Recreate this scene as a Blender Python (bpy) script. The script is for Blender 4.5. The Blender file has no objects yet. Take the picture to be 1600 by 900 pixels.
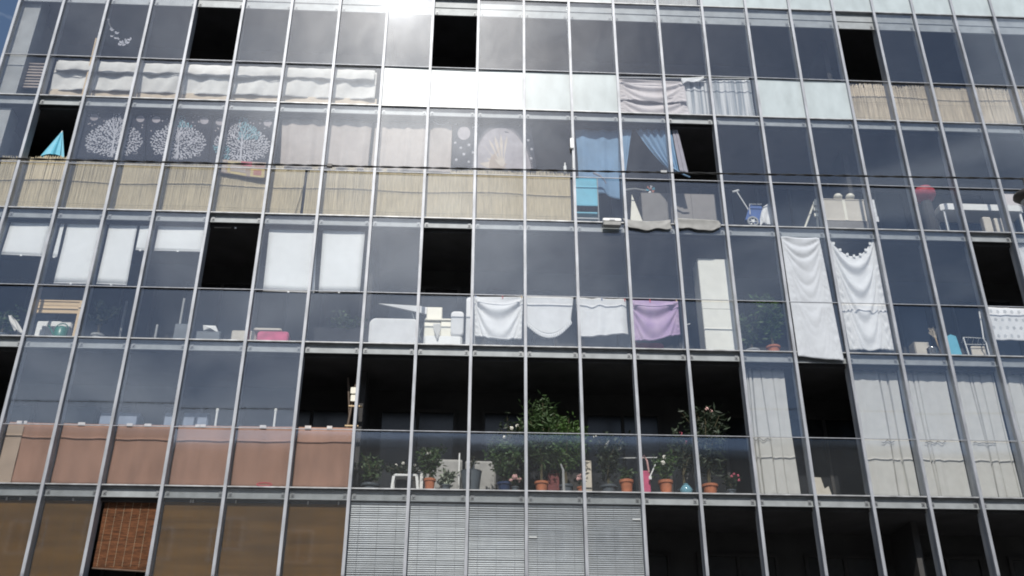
import bpy, bmesh, math, random
from math import sin, cos, pi, radians
from mathutils import Vector, Matrix
random.seed(7)
scene = bpy.context.scene
COL = scene.collection

# ------------------------------------------------------------------ camera
F4 = 6.56                                   # height of the fourth sill line above the street
CAM = Vector((-1.0364, -17.1748, F4 - 4.9589))
RT = Vector((0.9989255, -0.04631099, 0.00177186))
UP = Vector((-0.023048, -0.46324843, 0.88592871))
FW = Vector((0.04020743, 0.88501762, 0.46381804))
FPX = 1548.03
cd = bpy.data.cameras.new('camera'); co = bpy.data.objects.new('camera', cd); COL.objects.link(co)
cd.sensor_width = 36; cd.lens = FPX / 1600 * 36; cd.clip_end = 3000; cd.clip_start = .1
co.matrix_world = Matrix(((RT.x, UP.x, -FW.x, CAM.x), (RT.y, UP.y, -FW.y, CAM.y), (RT.z, UP.z, -FW.z, CAM.z), (0, 0, 0, 1)))
scene.camera = co
# ------------------------------------------------------------------ sky and sun
SUN = Vector((-0.0667, -0.706, 0.7045)).normalized()      # direction towards the sun
EL = math.asin(SUN.z)
w = bpy.data.worlds.new('World'); scene.world = w; w.use_nodes = True
nt = w.node_tree; nt.nodes.clear()
sky = nt.nodes.new('ShaderNodeTexSky'); sky.sky_type = 'NISHITA'; sky.sun_disc = False
sky.sun_elevation = EL; sky.sun_rotation = math.atan2(SUN.x, SUN.y)
sky.dust_density = .35; sky.air_density = 1.0
bg = nt.nodes.new('ShaderNodeBackground'); bg.inputs[1].default_value = .095
wo = nt.nodes.new('ShaderNodeOutputWorld')
# thin broken cloud over the whole sky
wc = nt.nodes.new('ShaderNodeTexCoord'); wm = nt.nodes.new('ShaderNodeMapping'); wm.inputs['Scale'].default_value = (1, 1, 2.2); wm.inputs['Location'].default_value = (1.7, .4, .9)
wn = nt.nodes.new('ShaderNodeTexNoise'); wn.inputs['Scale'].default_value = 3.2; wn.inputs['Detail'].default_value = 7; wn.inputs['Roughness'].default_value = .58; wn.inputs['Distortion'].default_value = .5
wr = nt.nodes.new('ShaderNodeMapRange'); wr.inputs[1].default_value = .46; wr.inputs[2].default_value = .66; wr.inputs[3].default_value = 0; wr.inputs[4].default_value = .9
wx = nt.nodes.new('ShaderNodeMixRGB'); wx.inputs[2].default_value = (13.5, 14.6, 16.2, 1)
nt.links.new(wc.outputs['Generated'], wm.inputs[0]); nt.links.new(wm.outputs[0], wn.inputs['Vector']); nt.links.new(wn.outputs[0], wr.inputs[0])
nt.links.new(wr.outputs[0], wx.inputs[0]); nt.links.new(sky.outputs[0], wx.inputs[1]); nt.links.new(wx.outputs[0], bg.inputs[0]); nt.links.new(bg.outputs[0], wo.inputs[0])
sl = bpy.data.lights.new('sun', 'SUN'); sl.energy = 4.7; sl.angle = radians(.53); sl.color = (1, .95, .88)
so = bpy.data.objects.new('sun', sl); COL.objects.link(so)
so.rotation_euler = SUN.to_track_quat('Z', 'Y').to_euler(); so.location = (0, -30, 40)
vs = scene.view_settings
vs.view_transform = 'Standard'; vs.look = 'None'; vs.exposure = 0.0; vs.gamma = 1; vs.use_curve_mapping = False
scene.render.engine = 'CYCLES'
scene.cycles.filter_width = 1.9; scene.cycles.max_bounces = 6; scene.cycles.diffuse_bounces = 3; scene.cycles.glossy_bounces = 3; scene.cycles.transparent_max_bounces = 20

# ------------------------------------------------------------------ helpers
def at(px, py, Y=0.):
    d = FW * FPX + RT * (px - 800) - UP * (py - 450)
    return CAM + d * ((Y - CAM.y) / d.y)

MATS = {}
def N(t, ty, **kw):
    n = t.nodes.new(ty)
    for k, v in kw.items(): setattr(n, k, v)
    return n
def mat(name, col, rough=.7, metal=0., var=.12, scale=6., bump=0., bscale=40., translucent=0., stretch=(1, 1, 1), col2=None, dirt=0.):
    if name in MATS: return MATS[name]
    m = bpy.data.materials.new(name); m.use_nodes = True; t = m.node_tree; t.nodes.clear(); L = t.links.new
    out = N(t, 'ShaderNodeOutputMaterial'); b = N(t, 'ShaderNodeBsdfPrincipled')
    tc = N(t, 'ShaderNodeTexCoord'); mp = N(t, 'ShaderNodeMapping'); mp.inputs['Scale'].default_value = stretch
    L(tc.outputs['Object'], mp.inputs[0])
    oi = N(t, 'ShaderNodeObjectInfo'); ad = N(t, 'ShaderNodeVectorMath', operation='ADD'); L(mp.outputs[0], ad.inputs[0])
    rs = N(t, 'ShaderNodeMath', operation='MULTIPLY'); L(oi.outputs['Random'], rs.inputs[0]); rs.inputs[1].default_value = 31.
    L(rs.outputs[0], ad.inputs[1])
    nz = N(t, 'ShaderNodeTexNoise'); nz.inputs['Scale'].default_value = scale; nz.inputs['Detail'].default_value = 5
    L(ad.outputs[0], nz.inputs['Vector'])
    cr = N(t, 'ShaderNodeValToRGB'); e = cr.color_ramp.elements
    c2 = col2 if col2 else tuple(max(0, c * (1 - 2 * var)) for c in col)
    c1 = col if col2 else tuple(min(1, c * (1 + var)) for c in col)
    e[0].position = .3; e[1].position = .7; e[0].color = (*c2, 1); e[1].color = (*c1, 1)
    L(nz.outputs[0], cr.inputs[0]); L(cr.outputs[0], b.inputs['Base Color'])
    b.inputs['Roughness'].default_value = rough; b.inputs['Metallic'].default_value = metal
    if bump:
        n2 = N(t, 'ShaderNodeTexNoise'); n2.inputs['Scale'].default_value = bscale; n2.inputs['Detail'].default_value = 4
        L(ad.outputs[0], n2.inputs['Vector'])
        bp = N(t, 'ShaderNodeBump'); bp.inputs['Strength'].default_value = bump; bp.inputs['Distance'].default_value = .02
        L(n2.outputs[0], bp.inputs['Height']); L(bp.outputs[0], b.inputs['Normal'])
    if translucent:
        tr = N(t, 'ShaderNodeBsdfTranslucent'); L(cr.outputs[0], tr.inputs[0])
        mx = N(t, 'ShaderNodeMixShader'); mx.inputs[0].default_value = translucent
        L(b.outputs[0], mx.inputs[1]); L(tr.outputs[0], mx.inputs[2]); L(mx.outputs[0], out.inputs[0])
    else: L(b.outputs[0], out.inputs[0])
    MATS[name] = m; return m

def glass_mat(name, dust=.008, veil=.007, tint=(.965, .97, .97), frosted=0.):
    m = bpy.data.materials.new(name); m.use_nodes = True; t = m.node_tree; t.nodes.clear(); L = t.links.new
    out = N(t, 'ShaderNodeOutputMaterial')
    tr = N(t, 'ShaderNodeBsdfTransparent'); tr.inputs[0].default_value = (*tint, 1)
    gl = N(t, 'ShaderNodeBsdfGlossy'); gl.inputs['Roughness'].default_value = .04; gl.inputs[0].default_value = (.84, .90, 1, 1)
    lw = N(t, 'ShaderNodeLayerWeight'); lw.inputs[0].default_value = .5        # facing: same on both faces of the pane
    pw = N(t, 'ShaderNodeMath', operation='POWER'); L(lw.outputs['Facing'], pw.inputs[0]); pw.inputs[1].default_value = 5.
    fr = N(t, 'ShaderNodeMath', operation='MULTIPLY_ADD'); L(pw.outputs[0], fr.inputs[0]); fr.inputs[1].default_value = .95; fr.inputs[2].default_value = .075
    m1 = N(t, 'ShaderNodeMixShader'); L(fr.outputs[0], m1.inputs[0]); L(tr.outputs[0], m1.inputs[1]); L(gl.outputs[0], m1.inputs[2])
    df = N(t, 'ShaderNodeBsdfDiffuse'); df.inputs[0].default_value = (.56, .66, .80, 1)
    rg = N(t, 'ShaderNodeBsdfGlossy'); rg.inputs['Roughness'].default_value = .33; rg.inputs[0].default_value = (1, 1, 1, 1)
    # grime: streaky noise, wiped unevenly, different on each pane
    tc = N(t, 'ShaderNodeTexCoord'); oi = N(t, 'ShaderNodeObjectInfo')
    mp = N(t, 'ShaderNodeMapping'); mp.inputs['Scale'].default_value = (1.4, 1, .8)
    L(tc.outputs['Object'], mp.inputs[0])
    rs = N(t, 'ShaderNodeMath', operation='MULTIPLY'); L(oi.outputs['Random'], rs.inputs[0]); rs.inputs[1].default_value = 50.
    ad = N(t, 'ShaderNodeVectorMath', operation='ADD'); L(mp.outputs[0], ad.inputs[0]); L(rs.outputs[0], ad.inputs[1])
    nz = N(t, 'ShaderNodeTexNoise'); nz.inputs['Scale'].default_value = 1.6; nz.inputs['Detail'].default_value = 6; nz.inputs['Roughness'].default_value = .55
    nz.inputs['Distortion'].default_value = .6
    L(ad.outputs[0], nz.inputs['Vector'])
    mr = N(t, 'ShaderNodeMapRange'); mr.inputs[1].default_value = .25; mr.inputs[2].default_value = .75
    mr.inputs[3].default_value = .75; mr.inputs[4].default_value = 1.25; L(nz.outputs[0], mr.inputs[0])
    r2 = N(t, 'ShaderNodeMapRange'); r2.inputs[3].default_value = .75; r2.inputs[4].default_value = 1.25; L(oi.outputs['Random'], r2.inputs[0])
    mu = N(t, 'ShaderNodeMath', operation='MULTIPLY'); L(mr.outputs[0], mu.inputs[0]); L(r2.outputs[0], mu.inputs[1])
    d1 = N(t, 'ShaderNodeMath', operation='MULTIPLY'); L(mu.outputs[0], d1.inputs[0]); d1.inputs[1].default_value = dust
    v1 = N(t, 'ShaderNodeMath', operation='MULTIPLY'); L(mu.outputs[0], v1.inputs[0]); v1.inputs[1].default_value = veil
    m2 = N(t, 'ShaderNodeMixShader'); L(d1.outputs[0], m2.inputs[0]); L(m1.outputs[0], m2.inputs[1]); L(df.outputs[0], m2.inputs[2])
    m3 = N(t, 'ShaderNodeMixShader'); L(v1.outputs[0], m3.inputs[0]); L(m2.outputs[0], m3.inputs[1]); L(rg.outputs[0], m3.inputs[2])
    L(m3.outputs[0], out.inputs[0])
    MATS[name] = m; return m

OFF = {}
class MB:
    def __init__(s): s.v = []; s.f = []
    def add(s, vs_, fs):
        o = len(s.v); s.v += [Vector(v) for v in vs_]; s.f += [tuple(i + o for i in f) for f in fs]; return s
    def box(s, x0, x1, y0, y1, z0, z1):
        return s.add([(x0, y0, z0), (x1, y0, z0), (x1, y1, z0), (x0, y1, z0), (x0, y0, z1), (x1, y0, z1), (x1, y1, z1), (x0, y1, z1)],
                     [(3, 2, 1, 0), (4, 5, 6, 7), (0, 1, 5, 4), (1, 2, 6, 5), (2, 3, 7, 6), (3, 0, 4, 7)])
    def rbox(s, x0, x1, y0, y1, z0, z1, r, seg=4):
        # box with its outline in the xz plane rounded, edges slightly bevelled in depth
        pts = []
        for cx, cz, a0 in ((x1 - r, z1 - r, 0), (x0 + r, z1 - r, pi / 2), (x0 + r, z0 + r, pi), (x1 - r, z0 + r, 1.5 * pi)):
            for k in range(seg + 1):
                a = a0 + pi / 2 * k / seg; pts.append((cx + r * cos(a), cz + r * sin(a)))
        n = len(pts); mx, mz = (x0 + x1) / 2, (z0 + z1) / 2; d = (y1 - y0)
        rings = []
        for yy, k in ((y0, .90), (y0 + d * .12, 1), (y1 - d * .12, 1), (y1, .90)):
            rings.append([(mx + (x - mx) * k, yy, mz + (z - mz) * k) for x, z in pts])
        V = [p for r_ in rings for p in r_]; Fc = [tuple(range(n)), tuple(range(4 * n - 1, 3 * n - 1, -1))]
        for q in range(3):
            for i in range(n): Fc.append((q * n + i, (q + 1) * n + i, (q + 1) * n + (i + 1) % n, q * n + (i + 1) % n))
        return s.add(V, Fc)
    def tube(s, pts, r, n=6, r2=None):
        pts = [Vector(p) for p in pts]; m = len(pts); V = []; Fc = []
        for i, p in enumerate(pts):
            d = (pts[min(i + 1, m - 1)] - pts[max(i - 1, 0)]).normalized()
            a = d.orthogonal().normalized() if abs(d.x) < .9 else d.cross(Vector((0, 0, 1))).normalized()
            if abs(d.z) > .7: a = d.cross(Vector((0, 1, 0))).normalized()
            b = d.cross(a).normalized(); rr = r if r2 is None else r + (r2 - r) * i / (m - 1)
            V += [p + a * rr * cos(2 * pi * k / n) + b * rr * sin(2 * pi * k / n) for k in range(n)]
        for i in range(m - 1):
            for k in range(n): Fc.append((i * n + k, i * n + (k + 1) % n, (i + 1) * n + (k + 1) % n, (i + 1) * n + k))
        Fc += [tuple(range(n))[::-1], tuple((m - 1) * n + k for k in range(n))]
        return s.add(V, Fc)
    def lathe(s, c, prof, n=16):
        c = Vector(c); V = []; Fc = []
        for r, z in prof: V += [c + Vector((r * cos(2 * pi * k / n), r * sin(2 * pi * k / n), z)) for k in range(n)]
        for i in range(len(prof) - 1):
            for k in range(n): Fc.append((i * n + k, i * n + (k + 1) % n, (i + 1) * n + (k + 1) % n, (i + 1) * n + k))
        Fc += [tuple(range(n))[::-1], tuple((len(prof) - 1) * n + k for k in range(n))]
        return s.add(V, Fc)
    def grid(s, fn, nu, nv):
        V = [fn(i / nu, j / nv) for j in range(nv + 1) for i in range(nu + 1)]
        Fc = [(j * (nu + 1) + i, (j + 1) * (nu + 1) + i, (j + 1) * (nu + 1) + i + 1, j * (nu + 1) + i + 1) for j in range(nv) for i in range(nu)]
        return s.add(V, Fc)
    def prism(s, pts, y0, y1):
        n = len(pts); V = [(x, y0, z) for x, z in pts] + [(x, y1, z) for x, z in pts]
        Fc = [tuple(range(n)), tuple(range(2 * n - 1, n - 1, -1))] + [(i, i + n, (i + 1) % n + n, (i + 1) % n) for i in range(n)]
        return s.add(V, Fc)
    def build(s, name, m, parent=None, smooth=False, solid=0., origin=None, stuff=False, label=None):
        if parent is not None: o0 = OFF[parent.name]
        elif origin is not None: o0 = Vector(origin)
        else:
            xs_ = [v.x for v in s.v]; ys_ = [v.y for v in s.v]
            o0 = Vector(((min(xs_) + max(xs_)) / 2, (min(ys_) + max(ys_)) / 2, min(v.z for v in s.v)))
        me = bpy.data.meshes.new(name); me.from_pydata([tuple(v - o0) for v in s.v], [], s.f); me.update()
        bm = bmesh.new(); bm.from_mesh(me)
        if not solid: bmesh.ops.recalc_face_normals(bm, faces=bm.faces)
        bm.to_mesh(me); bm.free()
        if smooth: me.polygons.foreach_set('use_smooth', [True] * len(me.polygons))
        o = bpy.data.objects.new(name, me); COL.objects.link(o)
        o.data.materials.append(m if not isinstance(m, str) else MATS[m])
        if parent is not None: o.parent = parent; OFF[o.name] = o0
        else: o.location = o0; OFF[o.name] = o0
        if solid:
            md = o.modifiers.new('thick', 'SOLIDIFY'); md.thickness = solid; md.offset = 0
        if stuff: o['kind'] = 'stuff'
        if label: o['label'] = label
        return o
def tag(o, label, cat, group=None):
    o['label'] = label; o['category'] = cat
    if group: o['group'] = group
    return o
def thing(name, label, cat, loc, group=None):
    o = bpy.data.objects.new(name, None); COL.objects.link(o); o.location = loc; o.empty_display_size = .1
    OFF[o.name] = Vector(loc); return tag(o, label, cat, group)
def part(mesh_ob, name, parent, loc, rot=None, label=None):
    # another object on shared mesh data
    o = bpy.data.objects.new(name, mesh_ob); COL.objects.link(o); o.parent = parent; o.location = loc
    if rot: o.rotation_euler = rot
    if label: o['label'] = label
    return o
def mesh_of(mb, name, m):
    me = bpy.data.meshes.new(name); me.from_pydata([tuple(v) for v in mb.v], [], mb.f)
    bm = bmesh.new(); bm.from_mesh(me); bmesh.ops.recalc_face_normals(bm, faces=bm.faces); bm.to_mesh(me); bm.free()
    me.materials.append(MATS[m] if isinstance(m, str) else m); return me

# ------------------------------------------------------------------ materials
mat('aluminium', (.32, .335, .365), rough=.5, metal=.25, var=.14, scale=4, stretch=(3, 3, .6))
mat('bright_aluminium', (.40, .41, .42), rough=.45, metal=.25, var=.22, scale=5)
mat('grey_steel', (.27, .29, .30), rough=.55, metal=.2, var=.10, scale=5)
mat('bolt_steel', (.20, .21, .22), rough=.5, metal=.5)
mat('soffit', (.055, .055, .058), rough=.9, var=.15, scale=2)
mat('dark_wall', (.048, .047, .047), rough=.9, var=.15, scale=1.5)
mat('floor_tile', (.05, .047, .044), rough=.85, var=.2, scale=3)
mat('concrete', (.34, .35, .35), rough=.9, var=.10, scale=3, bump=.2)
mat('base_render', (.36, .35, .33), rough=.9, var=.10, scale=2, bump=.2)
mat('asphalt', (.05, .05, .052), rough=.9, var=.2, scale=8, bump=.4, bscale=120)
mat('paving', (.22, .21, .20), rough=.9, var=.12, scale=4, bump=.2)
mat('kerb_stone', (.30, .30, .29), rough=.9)
mat('road_paint', (.75, .75, .73), rough=.8)
mat('white_cloth', (.78, .79, .80), rough=.9, var=.04, translucent=.12, bump=.22, bscale=22)
mat('grey_cloth', (.59, .59, .57), rough=.9, var=.035, translucent=.12, bump=.12, bscale=50)
mat('off_white_cloth', (.70, .69, .66), rough=.9, var=.06, translucent=.1, bump=.15, bscale=14)
mat('pink_white_cloth', (.74, .69, .69), rough=.9, var=.05, translucent=.15, bump=.1, bscale=30)
mat('beige_curtain', (.52, .46, .42), rough=.9, var=.05, translucent=.2)
mat('purple_cloth', (.42, .30, .50), rough=.9, col2=(.55, .42, .58), scale=5, translucent=.15)
mat('blue_cloth', (.23, .38, .56), rough=.9, var=.07, scale=3, translucent=.2)
mat('lilac_cloth', (.36, .36, .42), rough=.9, var=.05, translucent=.2)
mat('dark_tapestry', (.012, .014, .024), rough=.95, var=.15)
mat('print_white', (.46, .46, .50), rough=.9, var=.12)
mat('print_teal', (.17, .36, .42), rough=.9, var=.12)
mat('print_rose', (.36, .33, .35), rough=.9, var=.10)
mat('sun_cream', (.52, .45, .38), rough=.9, var=.08)
mat('roller_white', (.86, .88, .88), rough=.8, var=.02, translucent=.15)
mat('reed', (.55, .475, .325), rough=.85, var=.12, scale=9, stretch=(4, 4, .35))
mat('reed_pale', (.59, .51, .39), rough=.85, var=.12, scale=9, stretch=(4, 4, .35))
mat('bamboo_brown', (.20, .105, .02), rough=.7, var=.16, scale=2.2, stretch=(.35, .35, 2.5))
mat('bamboo_red', (.21, .085, .035), rough=.7, var=.30, scale=8, stretch=(1, 1, 6))
mat('kraft', (.30, .172, .125), rough=.8, var=.09, scale=3, stretch=(1.6, 1, .4), bump=.08, bscale=5)
mat('kraft_beige', (.38, .30, .24), rough=.9, var=.06, scale=3)
mat('tape', (.62, .58, .57), rough=.6)
mat('venetian', (.36, .385, .41), rough=.5, metal=.35, var=.05)
mat('terracotta', (.48, .17, .085), rough=.8, var=.12, scale=8)
mat('blue_glaze', (.03, .05, .12), rough=.3)
mat('slate_plastic', (.10, .12, .14), rough=.5)
mat('soil', (.03, .022, .015), rough=1)
mat('stem', (.14, .12, .07), rough=.9)
mat('leaf', (.065, .12, .04), rough=.55, var=.35, scale=9, translucent=.25)
mat('leaf_bright', (.075, .15, .035), rough=.5, var=.3, scale=9, translucent=.3)
mat('leaf_dark', (.035, .055, .030), rough=.55, var=.35, scale=9, translucent=.2)
mat('petal_white', (.80, .78, .70), rough=.8)
mat('petal_pink', (.62, .14, .20), rough=.8)
mat('white_plastic', (.78, .79, .78), rough=.4, var=.02)
mat('cream_plastic', (.74, .72, .62), rough=.5, var=.03)
mat('turquoise', (.12, .43, .57), rough=.6, var=.06)
mat('pine', (.60, .44, .25), rough=.6, var=.06, scale=5, stretch=(.5, 1, 6))
mat('dark_wood', (.10, .07, .05), rough=.7, var=.2)
mat('green_plastic', (.03, .16, .12), rough=.35)
mat('red_fabric', (.50, .07, .10), rough=.8, var=.1)
mat('pink_fabric', (.55, .10, .20), rough=.8, var=.15)
mat('blue_plastic', (.05, .12, .36), rough=.4)
mat('carton', (.56, .52, .45), rough=.85, var=.05)
mat('cupboard', (.17, .16, .15), rough=.6, var=.06)
mat('cabinet_cream', (.74, .74, .68), rough=.6, var=.03)
mat('black_rubber', (.02, .02, .02), rough=.6)
mat('lamp_shell', (.03, .027, .025), rough=.5)
mat('steel_pot', (.6, .6, .6), rough=.2, metal=.9)
mat('frosted', (.43, .485, .50), rough=.34, var=.07, scale=2.5, stretch=(1.5, 1, .7)).node_tree.nodes['Principled BSDF'].inputs['Specular IOR Level'].default_value = .32
mat('louvre', (.30, .25, .22), rough=.7)
mat('orange', (.42, .17, .12), rough=.7)
mat('yellow_patch', (.55, .45, .22), rough=.9)
mat('window_dark', (.02, .022, .025), rough=.2)
glass_mat('glass')
glass_mat('clear_glass', dust=.005, veil=.005)
# striped curtain
def stripes(name, c1, c2, scale):
    m = bpy.data.materials.new(name); m.use_nodes = True; t = m.node_tree; b = t.nodes['Principled BSDF']; L = t.links.new
    tc = N(t, 'ShaderNodeTexCoord'); mp = N(t, 'ShaderNodeMapping'); mp.inputs['Scale'].default_value = (1, .02, .02); L(tc.outputs['Object'], mp.inputs[0])
    nz = N(t, 'ShaderNodeTexNoise'); nz.inputs['Scale'].default_value = scale; nz.inputs['Detail'].default_value = 2; L(mp.outputs[0], nz.inputs['Vector'])
    cr = N(t, 'ShaderNodeValToRGB'); cr.color_ramp.elements[0].position = .42; cr.color_ramp.elements[1].position = .58
    cr.color_ramp.elements[0].color = (*c1, 1); cr.color_ramp.elements[1].color = (*c2, 1)
    L(nz.outputs[0], cr.inputs[0]); L(cr.outputs[0], b.inputs['Base Color']); b.inputs['Roughness'].default_value = .9; MATS[name] = m
stripes('striped_cloth', (.30, .33, .36), (.66, .67, .68), 14)

# ------------------------------------------------------------------ the setting
def struct(o): o['kind'] = 'structure'; return o
struct(MB().box(-1500, 1500, -1500, 1500, -.5, 0).build('ground', MATS['paving'], origin=(0, 0, 0)))
struct(MB().box(-400, 400, -13.5, -5.5, -.1, .004).build('road', MATS['asphalt'], origin=(0, -9.5, 0)))
struct(MB().box(-400, 400, -5.5, -5.3, 0, .12).build('kerb', MATS['kerb_stone'], origin=(0, -5.4, 0)))
struct(MB().box(-400, 400, -5.3, -.35, -.1, .116).build('pavement', MATS['paving'], origin=(0, -3, 0)))
for k in range(-12, 12):
    MB().box(k * 6, k * 6 + 3, -9.56, -9.44, 0, .008).build('lane_mark', MATS['road_paint'], parent=bpy.data.objects['road'])

# ------------------------------------------------------------------ the apartment building
W = [.9646] * 4 + [1.0794] * 4 + [1.0339] * 10 + [.9587] * 7
XS = [-11.2778]
for w_ in W: XS.append(XS[-1] + w_)
NB = len(W)
SILL = [F4 + 14.36, F4 + 11.555, F4 + 8.402, F4 + 5.604, F4 + 2.8, F4, F4 - 2.8]   # sill line of storeys; storey k stands on SILL[k]
# storey index: 0 top edge, 1.. : bottom line of S0 is SILL[1]; S1 -> SILL[2]; S2 -> SILL[3]; S3 -> SILL[4]; S4 -> SILL[5]; S5 -> SILL[6]
RAIL = 1.06
B = thing('apartment_building', 'tall slab of glazed balconies with thin grey metal mullions', 'building', (0, 0, 0))
X0, X1 = XS[0], XS[-1]
# mullions
ml = MB().box(-.026, .026, -.065, -.018, 0, 1).box(-.019, .019, -.018, .2, 0, 1)
zb, zt = SILL[6] - .3, SILL[0] + .25
ml = MB().box(-.027, .027, -.062, -.018, 0, zt - zb).box(-.017, .017, -.0175, .2, .002, zt - zb - .002)
mm = mesh_of(ml, 'mullion', 'aluminium')
for x in XS: part(mm, 'mullion', B, (x, 0, zb))
# transoms, sills, brackets, mid rails, panes
TM, SM, RM = {}, {}, {}
PU, PL = {}, {}
bk = mesh_of(MB().box(-.03, .03, -.008, 0, -.045, .045).add([(.017 * cos(a * pi / 3), -.024, .022 * sin(a * pi / 3)) for a in range(6)] + [(.017 * cos(a * pi / 3), -.008, .022 * sin(a * pi / 3)) for a in range(6)],
        [(0, 1, 2, 3, 4, 5)] + [(i, (i + 1) % 6, (i + 1) % 6 + 6, i + 6) for i in range(6)]), 'bracket', 'bolt_steel')
OPEN = {1: {4, 9, 18}, 2: {1, 14}, 3: {5, 9, 20}, 4: {1, 7, 8, 9, 10, 11, 12, 13, 14, 16}, 5: {4} | set(range(13, 25)), 0: set()}
FROST = {1: {8, 9, 10, 11, 12, 16, 17}, 0: set(range(5, 13)) | set(range(15, 25))}
def wkey(w_): return round(w_, 3)
for k in range(7):
    z = SILL[k]
    deep = .50 if k == 1 else .21
    for i in range(NB):
        wd = W[i]; key = (wkey(wd), deep); hw = wd / 2 - .026
        if key not in TM:
            b = MB().box(-hw, hw, .052, .062, -deep, -.03).box(-hw, hw, .03, .052, -deep, -deep + .012).box(-hw, hw, .03, .052, -.05, -.03)
            if deep > .3: b.box(-hw, hw, .036, .052, -.27, -.25)
            TM[key] = mesh_of(b, 'transom', 'grey_steel')
            SM[key] = mesh_of(MB().box(-hw, hw, -.03, .125, -.02, 0), 'sill_strip', 'bright_aluminium')
        xc = (XS[i] + XS[i + 1]) / 2
        t = part(TM[key], 'transom', B, (xc, 0, z))
        part(SM[key], 'sill_strip', t, (0, 0, 0))
        for sx in (-1, 1): part(bk, 'bracket', t, (sx * (hw - .06), .05, -deep + .085))
def pane_mesh(d, w_, h, m):
    key = (wkey(w_), round(h, 3), m)
    if key not in d:
        hw = w_ / 2 - .02
        d[key] = mesh_of(MB().box(-hw, hw, -.004, .004, 0, h), 'glass_pane', m)
    return d[key]
rnd = random.Random(3)
for s in range(6):
    zf = SILL[s + 1]; top = SILL[s] - .036
    for i in range(NB):
        wd = W[i]; xc = (XS[i] + XS[i + 1]) / 2
        key = wkey(wd)
        if key not in RM: RM[key] = mesh_of(MB().box(-wd / 2 + .028, wd / 2 - .028, -.046, -.026, -.006, .006), 'rail', 'aluminium')
        part(RM[key], 'rail', B, (xc, 0, zf + RAIL))
        rot = (radians(rnd.uniform(-.35, .35)), 0, radians(rnd.uniform(-.5, .5)))
        if i not in OPEN[s]:
            part(pane_mesh(PU, wd, top - zf - RAIL - .016, 'glass'), 'upper_pane', B, (xc, 0, zf + RAIL + .014), rot)
        fr_ = i in FROST.get(s, ())
        part(pane_mesh(PL, wd, RAIL - .03, 'frosted' if fr_ else 'clear_glass'), 'frosted_pane' if fr_ else 'lower_pane', B, (xc, 0, zf + .012), rot)
# slabs, back wall, end wall
for k in range(7):
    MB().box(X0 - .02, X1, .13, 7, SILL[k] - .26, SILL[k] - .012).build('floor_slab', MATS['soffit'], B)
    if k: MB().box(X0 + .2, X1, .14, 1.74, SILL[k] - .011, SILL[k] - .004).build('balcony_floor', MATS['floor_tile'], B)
for k in range(1, 7):
    z0, z1 = SILL[k] - .012, SILL[k - 1] - .262
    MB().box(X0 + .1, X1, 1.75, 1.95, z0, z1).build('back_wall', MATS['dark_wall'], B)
    for i in range(0, NB - 1, 2):
        xa, xb = XS[i] + .25, XS[i + 2] - .25
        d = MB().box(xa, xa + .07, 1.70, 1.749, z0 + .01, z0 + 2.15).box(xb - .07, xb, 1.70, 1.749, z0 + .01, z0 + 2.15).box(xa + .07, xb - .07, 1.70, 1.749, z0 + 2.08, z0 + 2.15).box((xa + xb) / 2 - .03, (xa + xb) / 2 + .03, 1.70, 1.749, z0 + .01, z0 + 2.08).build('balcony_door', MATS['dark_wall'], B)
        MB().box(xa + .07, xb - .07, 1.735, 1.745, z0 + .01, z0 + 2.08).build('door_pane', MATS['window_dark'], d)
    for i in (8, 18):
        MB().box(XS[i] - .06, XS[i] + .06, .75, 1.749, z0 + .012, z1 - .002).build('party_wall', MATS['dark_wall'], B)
MB().box(X0 - .04, X0 + .14, .205, 7, zb, zt).build('end_wall', MATS['concrete'], B)
MB().box(X0 + .02, X0 + .40, .135, .5, zb + .01, zt - .01).build('end_pier', MATS['concrete'], B)
MB().box(X0 - .04, X1, .0, 7, 0, zb - .001).build('base_wall', MATS['base_render'], B)
MB().box(X0 - .1, X1, -.12, 7.1, zt, zt + .3).build('roof_slab', MATS['concrete'], B)
MB().box(X1, X1 + .2, .0, 7, 0, zt).build('end_wall', MATS['concrete'], B)
MB().box(X0 - .04, X1, 7, 7.2, 0, zt).build('rear_wall', MATS['base_render'], B)

# the block across the street, behind the camera: its skyline is what the lower panes mirror
pr = at(500, 686, 0); dr = pr - CAM; YO = -37.; HO = pr.z + (0 - YO) * dr.z / dr.y
OB = thing('opposite_building', 'long flat roofed block across the street, mirrored dark in the lower panes', 'building', (0, YO - 6, 0))
mat('ochre_render', (.30, .25, .19), rough=.9, var=.12, scale=1.5)
MB().box(-48, 48, YO - 12, YO, 0, HO - .4).build('wall', MATS['ochre_render'], OB)
MB().box(-48.4, 48.4, YO - 12.4, YO + .4, HO - .4, HO).build('roof', MATS['concrete'], OB)
wf = mesh_of(MB().box(-.75, -.65, 0, .06, 0, 1.7).box(.65, .75, 0, .06, 0, 1.7).box(-.65, .65, 0, .06, 1.6, 1.7).box(-.8, .8, 0, .12, -.08, 0).box(-.03, .03, 0, .05, 0, 1.6), 'window', 'white_plastic')
wp = mesh_of(MB().box(-.65, .65, .005, .02, 0, 1.6), 'pane', 'window_dark')
for fl_ in range(int((HO - 2) // 3.1)):
    for k in range(-13, 14):
        o = part(wf, 'window', OB, (k * 3.5, 6, 1.2 + 3.1 * fl_)); part(wp, 'pane', o, (0, 0, 0))

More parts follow.
